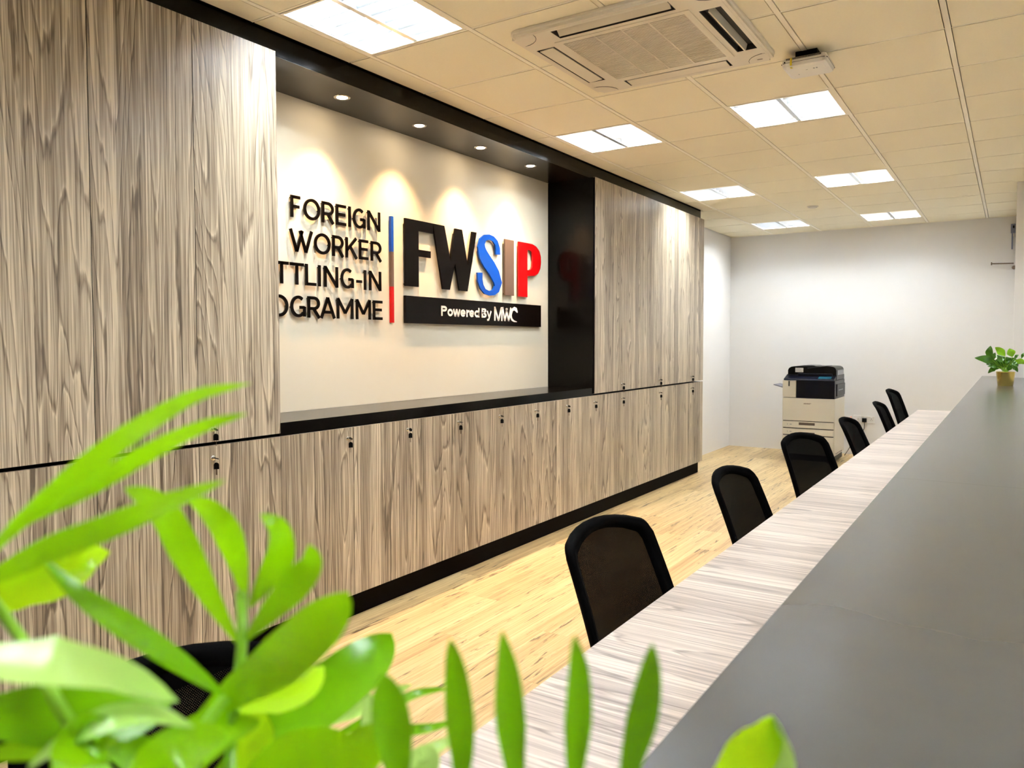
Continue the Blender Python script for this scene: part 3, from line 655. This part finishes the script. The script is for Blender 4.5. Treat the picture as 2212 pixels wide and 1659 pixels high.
ribbon(m, [(a-4.6, LZ0+b-1.9) for a, b in sp_], sw, .012, .024); m.cyl((0, 4.75-4.6, LZ0+.545-1.9), (.012, 4.75-4.6, LZ0+.545-1.9), .005, n=8); lab(m.make('letter', SIGNB, lg), 'blue letter S')
poly('I', [(4.931, .355), (4.931, .777), (5.057, .777), (5.057, .355)], SIGNT, 'taupe letter I')
m = MB(); m.cyl((0, 5.19-4.6, LZ0+.6-1.9), (.012, 5.19-4.6, LZ0+.6-1.9), .005, n=8); m.box(.012, .024, 5.127-4.6, 5.256-4.6, LZ0+.354-1.9, LZ0+.779-1.9)
out = [(5.256, .779), (5.33, .779), (5.39, .766), (5.44, .735), (5.466, .69), (5.468, .64), (5.455, .59), (5.42, .55), (5.36, .528), (5.256, .522)]
inn = [(5.256, .727), (5.285, .727), (5.315, .722), (5.332, .705), (5.338, .68), (5.339, .64), (5.334, .605), (5.32, .583), (5.295, .571), (5.256, .568)]
n = len(out)
vs = [(x_, a-4.6, LZ0+b-1.9) for x_ in (.012, .024) for q in (out, inn) for a, b in q]
fs = []
for i in range(n-1):
    fs += [(i, i+1, n+i+1, n+i), (2*n+i, 3*n+i, 3*n+i+1, 2*n+i+1), (i, 2*n+i, 2*n+i+1, i+1), (n+i, n+i+1, 3*n+i+1, 3*n+i)]
m.add(vs, fs); lab(m.make('letter', SIGNR, lg), 'red letter P')
pt = thing('sign_plate', 'wide black plate with white words Powered By and three slim joined capitals', 'sign plate', (WX, 4.6, 1.64))
box(.006, .024, 3.777-4.6, 5.467-4.6, LZ0+.122-1.64, LZ0+.296-1.64).make('plate', SIGNK, pt)
def word(text, ys, zb_, cap, t):
    for ch, (a, b) in zip(text, ys):
        w = (b-a)/cap; h = t/2; x_ = .74
        G_ = {'P': [[(h, 0), (h, 1)], [(h, 1-h)]+[(w*.5, 1-h)]+arc(w*.5, .72, w*.5-h, .28-h, 80, -80, 10)+[(w*.5, .44+h), (h, .44+h)]],
              'o': ['c', arc(w/2, x_/2, w/2-h, x_/2-h, 0, 360, 20)[:-1]],
              'w': [[(h*.7, x_), (w*.28, 0)], [(w*.28, 0), (w*.5, x_)], [(w*.5, x_), (w*.72, 0)], [(w*.72, 0), (w-h*.7, x_)]],
              'e': [arc(w/2, x_/2, w/2-h, x_/2-h, 0, 320, 20), [(h, x_/2), (w-h*.3, x_/2)]],
              'r': [[(h, 0), (h, x_)], arc(w+.02, x_*.45, w*.72, x_*.55-h, 150, 92, 6)],
              'd': [[(w-h, 0), (w-h, 1)], arc(w/2, x_/2, w/2-h, x_/2-h, 0, 360, 20)],
              'B': [[(h, 0), (h, 1)], [(h, 1-h), (w*.5, 1-h)]+arc(w*.5, .755, w*.45-h, .245-h, 80, -80, 8)+[(h, .5)], [(h, .5), (w*.5, .5)]+arc(w*.5, .27, w*.5-h, .27-h, 80, -80, 8)+[(h, h)]],
              'y': [[(h*.8, x_), (w*.52, .02)], [(w-h*.8, x_), (w*.36, -.24)], [(w*.42, -.20), (w*.08, -.22)]]}[ch]
        m = MB(); closed = G_[0] == 'c'
        for s in (G_[1:] if closed else G_): ribbon(m, [(q[0]*cap, q[1]*cap) for q in s], [t*cap]*len(s), 0, .0012, closed)
        o = m.make('white_letter', SIGNW, pt); o.location = (.024, a-4.6, LZ0+zb_-1.64)
word('Powered', [(4.142, 4.205), (4.212, 4.272), (4.275, 4.357), (4.361, 4.420), (4.430, 4.466), (4.466, 4.524), (4.530, 4.590)], .177, .068, .21)
word('By', [(4.618, 4.680), (4.684, 4.746)], .177, .068, .21)
m = MB(); ct = .017
def st(pts, w_=ct): ribbon(m, [(a-4.6, LZ0+b-1.64) for a, b in pts], [w_]*len(pts) if not isinstance(w_, list) else w_, .024, .0256)
st([(4.790, .158), (4.790, .262)]); st([(4.790, .256), (4.838, .160)]); st([(4.838, .160), (4.880, .258)]); st([(4.884, .262), (4.884, .158)])
st([(4.893, .262), (4.925, .160)]); st([(4.925, .160), (4.958, .256)]); st([(4.945, .256), (4.978, .160)]); st([(4.978, .160), (5.010, .262)])
st([(5.105, .228), (5.085, .250), (5.060, .257), (5.030, .246), (5.012, .215), (5.010, .195), (5.025, .172), (5.055, .160), (5.095, .156)], [.010, .030, .026, .022, .024, .024, .020, .012, .004])
m.make('white_initials', SIGNW, pt)

# ---------------------------------------------------------------- desk and counter
DX0, DX1, DY1 = -0.768, -0.2005, 8.69
dk = thing('long_desk', 'long light wood-grain desk running the full length beside the counter', 'desk', (-0.48, 4.0, 0))
ys = [-0.6, 1.35, 3.79, 6.23, DY1]
for a, b in zip(ys[:-1], ys[1:]):
    box(DX0+0.48, DX1+0.48, a+.0006-4.0, b-.0006-4.0, 0.725, 0.750).make('worktop', DESKWOOD, dk)
for y in (-0.55, 1.35, 3.79, 6.23, DY1-0.04): box(DX1-0.13+0.48, DX1+0.48, y-.0125-4.0, y+.0125-4.0, 0, .7245).make('support_panel', CARC, dk)
bc = thing('bar_counter', 'high charcoal-topped reception counter stretching away beside the desk', 'counter', (-0.04, 4.0, 0))
ys = [-0.6, 2.085, 4.55, 7.0, 8.355]
for a, b in zip(ys[:-1], ys[1:]):
    box(-0.235+0.04, 0.16+0.04, a+.0005-4.0, b-.0005-4.0, 1.060, 1.100).make('counter_top', GREYTOP, bc)
box(-0.235+0.04, 0.003+0.04, 8.3555-4.0, 8.625-4.0, 1.060, 1.100).make('counter_top', GREYTOP, bc)
box(-0.200+0.04, 0.0+0.04, -0.55-4.0, 8.60-4.0, 0.0, 1.0595).make('front_panel', DESKWOOD, bc)
box(0.0005+0.04, 0.12+0.04, -0.55-4.0, 8.35-4.0, 0.0, 1.0595).make('rear_panel', DOORWOOD, bc)

# ---------------------------------------------------------------- chairs
def chair_parts(t, ztop):
    zb0 = 0.56; hh = ztop-zb0; hw0 = 0.242
    def bend(y, z):
        v = (z-zb0)/hh
        return -0.235 - 0.115*v - 0.02*v*v + 0.75*y*y
    def outline(inset_s, inset_t, inset_b, N=10):
        w0, w1 = hw0-inset_s, hw0-0.018-inset_s; zt = ztop-inset_t; zz = zb0+inset_b
        r_ = 0.040-inset_s*0.3; pts = []
        def hw_(z): return w0+(w1-w0)*(z-zz)/(zt-zz)
        for k in range(N): z = zz+(zt-0.028-r_-zz)*k/(N-1); pts.append((-hw_(z), z))
        for k in range(1, 7):
            a = rad(180-k*75/6); pts.append((-w1+r_+r_*math.cos(a), zt-0.028-r_+r_*math.sin(a)*1.0))
        yA, zA = pts[-1]
        for k in range(1, 8):
            s = k/8; y = yA+(-yA-yA)*s; pts.append((y, zA+(zt-zA)*math.sin(PI*s)**0.8 if 0 < s < 1 else zA))
        left = [q for q in pts[:N+6]]
        pts += [(-y, z) for y, z in reversed(left)]
        for k in range(1, 8):
            s = k/8; y = hw_(zz)*(1-2*s); pts.append((y, zz))
        return pts
    O = outline(0, 0, 0); I_ = outline(.052, .034, .04); n = len(O)
    th = 0.013
    def P(y, z, d): return (bend(y, z)+d, y, z)
    mid = [((a[0]*.5+b[0]*.5), (a[1]*.5+b[1]*.5)) for a, b in zip(O, I_)]
    rings = [[P(*q, 0) for q in O], [P(*q, th) for q in [((a[0]*.8+b[0]*.2), (a[1]*.8+b[1]*.2)) for a, b in zip(O, I_)]], [P(*q, th*.8) for q in mid], [P(*q, 0.002) for q in I_],
             [P(*q, -th*.8) for q in mid], [P(*q, -th*1.2) for q in [((a[0]*.8+b[0]*.2), (a[1]*.8+b[1]*.2)) for a, b in zip(O, I_)]]]
    m = MB(); m.add([v for r in rings for v in r], [(i*n+k, i*n+(k+1) % n, ((i+1) % 6)*n+(k+1) % n, ((i+1) % 6)*n+k) for i in range(6) for k in range(n)], True)
    m.make('back_frame', FAB, t)
    cy, cz = 0, zb0+hh*.45; vs = []; q_ = 7
    for r in range(q_):
        f = 1.05-1.05*r/q_
        for y, z in I_: yy, zz = cy+(y-cy)*f, cz+(z-cz)*f; vs.append(P(yy, zz, 0.001))
    vs.append(P(cy, cz, 0.001))
    m = MB(); m.add(vs, [(r*n+k, r*n+(k+1) % n, (r+1)*n+(k+1) % n, (r+1)*n+k) for r in range(q_-1) for k in range(n)]+[((q_-1)*n+k, (q_-1)*n+(k+1) % n, q_*n) for k in range(n)], True)
    m.make('back_mesh', MESHM, t)
    # lumbar stem joining back and seat
    MB().tube([(-0.245, 0, .62), (-0.262, 0, .54), (-0.25, 0, .46), (-0.17, 0, .415), (-0.05, 0, .41)], .022, n=8).make('back_stem', BLK, t)
    m = MB(); m.box(-0.23, 0.23, -0.235, 0.235, 0.425, 0.49, c=0.025); m.make('seat', FAB, t)
    box(-0.10, 0.10, -0.08, 0.08, 0.385, 0.4245, c=0.01).make('tilt_mechanism', BLK, t)
    MB().cyl((0, 0, 0.09), (0, 0, 0.25), 0.026, n=16).cyl((0, 0, 0.25), (0, 0, 0.386), 0.015, n=16).make('gas_column', BLK, t)
    for s in (-1, 1):
        MB().tube([(0.02, s*.20, .43), (0.02, s*.27, .42), (0.02, s*.285, .50), (0.0, s*.285, .64)], .014, n=8).box(-0.10, 0.10, s*.285-.03, s*.285+.03, .64, .665, c=.01).make('armrest', BLK, t)
    for k in range(5):
        a = rad(36+72*k); c, s_ = math.cos(a), math.sin(a)
        l = MB().tube([(0.02*c, 0.02*s_, .105), (0.16*c, 0.16*s_, .10), (0.30*c, 0.30*s_, .078)], .020, n=8, taper=.6).make('base_leg', BLK, t)
        px_, py_ = 0.30*c, 0.30*s_
        MB().cyl((px_-s_*.02, py_+c*.02, .027), (px_+s_*.02, py_-c*.02, .027), .027, n=14).cyl((px_, py_, .05), (px_, py_, .078), .008, n=8).make('caster', BLK, l)
CH = [ # (x of top centre, y of top centre, yaw deg, top height, label)
    (-1.13, 0.73, -16, 0.93, 'black mesh office chair closest to the palm, its weave seen through the leaves'),
    (-1.0, 2.04, -6, 0.915, 'black mesh office chair pulled up to the desk, floor showing through its mesh back'),
    (-0.985, 3.20, -3, 0.91, 'black office chair next beyond the see-through mesh one'),
    (-1.01, 4.62, -19, 0.91, 'black office chair turned broadside in front of the copier'),
    (-1.0, 6.02, -3, 0.885, 'black office chair just in front of the wall sockets'),
    (-0.985, 7.48, 0, 0.905, 'slim-looking black office chair second from the far desk end'),
    (-0.985, 8.36, -4, 0.97, 'slim-looking black office chair nearest the far desk end, set highest'),
]
for x, y, yaw, zt, lb in CH:
    a = rad(yaw); t = thing('office_chair', lb, 'chair', (0, 0, 0), a, 'black mesh chairs along the desk')
    t.location = (x+0.355*math.cos(a), y+0.355*math.sin(a), 0)
    chair_parts(t, zt)

# ---------------------------------------------------------------- copier
cp = thing('photocopier', 'tall cream and black office photocopier standing against the white back wall', 'photocopier', (-1.98, 9.87, 0))
CXo, CYo = -1.98, 9.87
DGREY = plain('dark_grey_plastic', (.03, .035, .04), .4)
def cb(nm, x0, x1, y0, y1, z0, z1, mat, par=cp, c=0.0): return box(x0-CXo, x1-CXo, y0-CYo, y1-CYo, z0+1.43, z1+1.43, c=c).make(nm, mat, par)
X0, X1, Y0, Y1 = -2.270, -1.690, 9.56, 10.20
cb('base_plinth', X0+.03, X1-.02, Y0+.03, Y1-.02, -1.405, -1.332, BLK)
for sx in (X0+.08, X1-.08):
    for sy_ in (Y0+.09, Y1-.08):
        MB().cyl((sx-CXo-.012, sy_-CYo, .025), (sx-CXo+.012, sy_-CYo, .025), .025, n=14).make('caster', BLK, cp)
cb('body', X0+.002, X1-.002, Y0+.024, Y1, -1.332, -.668, COPW)
cb('gap_shade_plate', X0+.004, X1-.013, Y0+.0197, Y0+.0238, -1.33, -.67, CARC)  # dark plate added behind the drawers as painted shade in their gaps
def drawer(z0, z1, handle=None):
    d = cb('drawer', X0, X1-.012, Y0, Y0+.0195, z0+.003, z1-.003, COPW, c=.002)
    if handle:
        cb('handle', handle[0], handle[1], Y0-.0012, Y0-.0002, handle[2], handle[3], plain('handle_recess', (.10, .07, .05), .5), d)
    cb('tray_number', X0+.055, X0+.062, Y0-.0008, Y0-.0001, (z0+z1)/2-.005, (z0+z1)/2+.006, GREYP, d)
    cb('tray_number', X0+.085, X0+.107, Y0-.0008, Y0-.0001, (z0+z1)/2-.004, (z0+z1)/2+.004, GREYP, d)
    return d
fp = cb('front_cover', X0, X1, Y0-.002, Y0+.0195, -.935, -.669, COPW, c=.004)
m = MB()
for k, (a, h_) in enumerate(((0, .011), (.010, .013), (.020, .011), (.031, .013), (.041, .012), (.051, .011), (.062, .013))): m.box(-2.030+a-CXo, -2.030+a+.008-CXo, Y0-.0028-CYo, Y0-.0021-CYo, -.737+1.43, -.737+h_+1.43)
m.prism([(-1.957-CXo, .706), (-1.945-CXo, .706), (-1.952-CXo, .698)], 1, Y0-.0028-CYo, Y0-.0021-CYo)
m.make('badge', BRONZE, fp)
drawer(-1.022, -.940, (-2.082, -1.905, -.985, -.955)); drawer(-1.105, -1.026, (-2.082, -1.905, -1.094, -1.068))
d3 = drawer(-1.332, -1.110)
cb('left_cover', X0, X0+.152, Y0-.004, Y0+.10, -.660, -.462, COPW, c=.004)
cb('slot', X0+.066, X0+.080, Y0-.0052, Y0-.0042, -.530, -.468, BLK)
cb('engine', X0+.1525, X1-.004, Y0+.002, Y1-.02, -.667, -.455, NAVY)
cb('inner_body', X0+.004, X0+.1515, Y0+.101, Y1-.02, -.667, -.455, NAVY)
cb('side_flap', X1-.0035, X1+.006, Y0+.10, Y1-.04, -.640, -.500, BLK)
cb('side_grip', X1+.0065, X1+.012, Y0+.16, Y1-.2, -.575, -.566, GREYP)
# sloped operating panel and scanner lid
m = MB(); m.prism([(Y0-.01-CYo, .972), (Y0+.005-CYo, .990), (Y0+.13-CYo, 1.025), (Y0+.13-CYo, .9755), (Y0-.006-CYo, .9755)], 0, X0+.012-CXo, X1-.012-CXo); m.make('control_panel', NAVY, cp)
m = MB(); m.prism([(Y0+.012-CYo, .9935), (Y0+.10-CYo, 1.018), (Y0+.10-CYo, 1.0195), (Y0+.012-CYo, .995)], 0, X1-.19-CXo, X1-.05-CXo); m.make('touch_screen', CYAN, cp)
cb('scanner', X0+.012, X1-.006, Y0+.1305, Y1-.03, -.454, -.395, DGREY, c=.006)
cb('scanner_front', X0+.15, X1-.05, Y0+.09, Y0+.13, -.440, -.380, NAVY, c=.004)
m = MB()
lp = [(X0+.03, -.3945), (X1-.012, -.3945), (X1-.012, -.335), (X1-.022, -.312), (X1-.045, -.298), (X1-.08, -.294), (X0+.11, -.296), (X0+.07, -.302), (X0+.042, -.318), (X0+.03, -.345)]
m.prism([(a-CXo, b+1.43) for a, b in lp], 1, Y0+.12-CYo, Y1-.04-CYo); m.make('lid', BLK, cp)
m = MB(); m.prism([(-2.13-CXo, 1.136), (-2.06-CXo, 1.144), (-1.96-CXo, 1.144), (-1.93-CXo, 1.1365)], 1, Y0+.16-CYo, Y1-.1-CYo); m.make('document_feeder', DGREY, cp)
m = MB(); m.prism([(-2.02-CXo, 1.118), (-1.745-CXo, 1.150), (-1.742-CXo, 1.144), (-2.01-CXo, 1.110)], 1, Y0+.100-CYo, Y0+.119-CYo); m.make('feed_tray', DGREY, cp)
cb('side_hinge', X1-.0115, X1-.002, Y0+.16, Y1-.1, -.3945, -.34, GREYP)
st_ = cb('sticker', X0+.115, X0+.205, Y0+.1180, Y0+.1195, -.367, -.315, SIGNW)
m = MB()
for k in range(4): m.box(X0+.121-CXo, X0+.121+(.05, .062, .055, .07)[k]-CXo, Y0+.1172-CYo, Y0+.1179-CYo, -.325-.010*k+1.43, -.3225-.010*k+1.43)
m.make('sticker_print', GREYP, st_)
m = MB(); m.prism([(X0-.135-CXo, .905), (X0-.001-CXo, .868), (X0-.001-CXo, .880), (X0-.130-CXo, .912)], 1, Y0+.10-CYo, Y0+.42-CYo); m.make('output_tray', plain('tray_grey', (.12, .12, .14), .4), cp)
m = MB()
for k in range(5): m.box(X1-.0018-CXo, X1+.0012-CXo, Y0+.12+k*.08-CYo, Y0+.14+k*.08-CYo, -1.320+1.43, -1.305+1.43)
m.make('vent_slots', CARC, cp)['kind'] = 'stuff'

# ---------------------------------------------------------------- sockets, plug, cable, wall fittings
YW = YF
sw_ = thing('wall_socket', 'white twin socket plate on the back wall with a plug in it', 'socket', (-1.487, YW, .447))
box(-.075, .075, -.010, 0, -.045, .045, c=.002).make('plate', PLASTIC, sw_)
for x in (-.035, .037):
    m = MB(); m.box(x-.003, x+.003, -.0108, -.0102, .006, .016); m.box(x-.013, x-.007, -.0108, -.0102, -.010, -.004); m.box(x+.007, x+.013, -.0108, -.0102, -.010, -.004); m.make('pin_holes', CARC, sw_)
    box(x-.011+.0, x+.011, -.0125, -.0102, .024, .038).make('switch', SIGNW, sw_)
s2 = thing('wall_switch', 'small white fused switch plate beside the twin socket', 'switch', (-1.615, YW, .455))
box(-.043, .043, -.010, 0, -.043, .043, c=.002).make('plate', SIGNW, s2)
box(.004, .026, -.0135, -.0102, -.020, .012).make('rocker', PLASTIC, s2)
pg = thing('power_plug', 'black three-pin plug with black cable hanging from the twin socket', 'plug', (-1.527, YW-.0128, .440))
box(-.026, .026, -.032, 0, -.024, .026, c=.005).make('body', BLK, pg)
MB().tube([(0, -.018, -.022), (.002, -.018, -.06), (0, -.018, -.10), (-.02, -.02, -.15), (-.06, -.03, -.19), (-.12, -.05, -.26), (-.16, -.10, -.36), (-.20, -.16, -.4385)], .004, n=6).make('cable', BLK, pg)
tag(MB().tube([(-1.665, 10.22, .42), (-1.652, 10.32, .49), (-1.648, 10.40, .50), (-1.642, 10.50, .42), (-1.64, 10.58, .28), (-1.64, 10.60, .006)], .0035, n=6).make('orange_cable', ORANGE), 'thin orange cable looping behind the photocopier', 'cable')
rl = thing('wall_rail', 'thin brown metal rod with a flat end cap high on the back wall', 'rail', (-.11, YW, 2.31))
MB().tube([(-.11, -.05, .003), (.10, -.05, -.004)], .007, n=8).make('rod', BRONZE, rl)
MB().cyl((-.118, -.05, .003), (-.106, -.05, .003), .017, n=12).make('end_cap', BRONZE, rl)
MB().cyl((.02, -.05, 0), (.02, 0, 0), .005, n=8).make('bracket', BRONZE, rl)
kb = thing('round_fitting', 'small round brown knob below the metal rod on the back wall', 'fitting', (-.006, YW, 2.262))
MB().cyl((0, -.03, 0), (0, 0, 0), .022, n=16).make('knob', BRONZE, kb)
tk = thing('wall_bracket', 'blue-grey hanging fitting near the ceiling by the wall corner', 'fitting', (-.015, YW, 2.62))
BG = plain('blue_grey_plastic', (.22, .24, .34), .4)
box(-.03, .015, -.03, 0, .03, .135, c=.004).make('box', BG, tk); box(-.012, .004, -.0312, -.0302, .085, .115).make('window', CARC, tk)
box(-.022, -.006, -.015, 0, -.15, .0295).make('strip', BG, tk)
MB().cyl((-.001, -.02, -.01), (-.001, -.02, .0295), .007, n=10).make('clip', CHROME, tk)

# ---------------------------------------------------------------- plants
def bez(pts, n):
    """Catmull-Rom through points"""
    P = [Vector(p) for p in pts]; P = [P[0]*2-P[1]]+P+[P[-1]*2-P[-2]]; out = []; m_ = len(P)-3
    for k in range(n+1):
        u = k/n*m_; i = min(int(u), m_-1); t = u-i; a, b, c, d = P[i:i+4]
        out.append(0.5*((2*b)+(c-a)*t+(2*a-5*b+4*c-d)*t*t+(3*b-a-3*c+d)*t**3))
    return out
def leaf_mesh(pts, hw_, normal, tilt, n=14, sharp=0.75, fold=0.18, base=0.12, peak=0.45):
    m = MB(); C = bez(pts, n); vs = []
    for i, p in enumerate(C):
        t = (C[min(i+1, n)]-C[max(i-1, 0)]).normalized()
        N_ = (normal-t*normal.dot(t)).normalized(); N_ = Matrix.Rotation(rad(tilt), 3, t) @ N_; sd_ = t.cross(N_)
        s = i/n
        wv = (s/peak)**0.7 if s < peak else max(0, 1-((s-peak)/(1-peak))**2)**sharp
        wv = max(wv, base*(1-s)) ; ww = hw_*wv + 0.00012
        for q in (-1, -.5, 0, .5, 1): vs.append(p+sd_*(ww*q)-N_*(ww*fold*(1-abs(q)**1.3)))
    m.add(vs, [(i*5+k, i*5+k+1, (i+1)*5+k+1, (i+1)*5+k) for i in range(n) for k in range(4)], True)
    return m
pb = Vector((-.125, .205, 1.10))
pl = thing('potted_palm', 'bright green feathery-leaved palm on the counter, close and out of focus', 'plant', pb)
MB().lathe([(0, 0), (.042, 0), (.046, .004), (.058, .090), (.060, .095), (.056, .095), (.053, .084), (0, .084)], 32).make('pot', POTW, pl)
MB().lathe([(0, .0855), (.03, .088), (.0525, .085)], 20).make('soil', SOIL, pl)
lr = random.Random(5)
for pts, hw_, tilt, tone in LEAVES:
    P = [Vector(p)-pb for p in pts]
    nrm = (EYE-Vector(pts[len(pts)//2])).normalized()+Vector((0, 0, .25))
    o = leaf_mesh(P, hw_, nrm, tilt, peak=.42).make('leaf', LEAFM[tone], pl)
for pts, r in STEMS:
    MB().tube(bez([Vector(p)-pb for p in pts], 20), r, n=7).make('stem', STEMM, pl)
# pothos in the brass pot
q0 = Vector((-.0395, 6.8, 1.10))
po = thing('potted_pothos', 'small leafy green pothos in a brass pot at the far end of the counter', 'plant', q0)
MB().lathe([(0, 0), (.048, 0), (.049, .004), (.0595, .100), (.0605, .104), (.057, .104), (.055, .095), (0, .095)], 36).make('pot', BRASS, po)
MB().lathe([(0, .097), (.055, .0965)], 20).make('soil', SOIL, po)
for k, (b, t, hw_) in enumerate(POTHOS):
    b, t = Vector(b), Vector(t); d = t-b; mid = (b+t)/2+Vector((0, -.012, .006))
    side = Vector((0, -1, .35)).normalized()
    leaf_mesh([b, b+d*.33+Vector((0, -.006, .003)), mid+d*.1, t], hw_, side, (-20, 10, 25, -5)[k % 4], n=16, peak=.36, fold=.25, sharp=.9).make('leaf', POTHY if k in (5, 9, 4) else POTH, po)
    MB().tube(bez([Vector((.012*math.sin(k), .012*math.cos(k*2), .096)), (b+Vector((0, 0, .09)))/2+Vector((0, .01, .01)), b], 8), .0016, n=5).make('stem', STEMM, po)
for k in range(14):
    a = lr.random()*2*PI; r_ = .03+.06*lr.random(); z = .13+.07*lr.random()
    b = Vector((r_*.5*math.cos(a), .02+abs(r_*math.sin(a))*.6, z)); t = b+Vector((.06*math.cos(a), .05*math.sin(a), lr.uniform(-.03, .03)))
    leaf_mesh([b, (b+t)/2+Vector((0, 0, .012)), t], .022, Vector((0, -1, .6)).normalized(), lr.uniform(-40, 40), n=8, peak=.35, fold=.25).make('leaf', POTH, po)
    MB().tube(bez([Vector((.01*math.cos(a), .01*math.sin(a), .096)), b*.5+Vector((0, 0, .06)), b], 6), .0015, n=5).make('stem', STEMM, po)
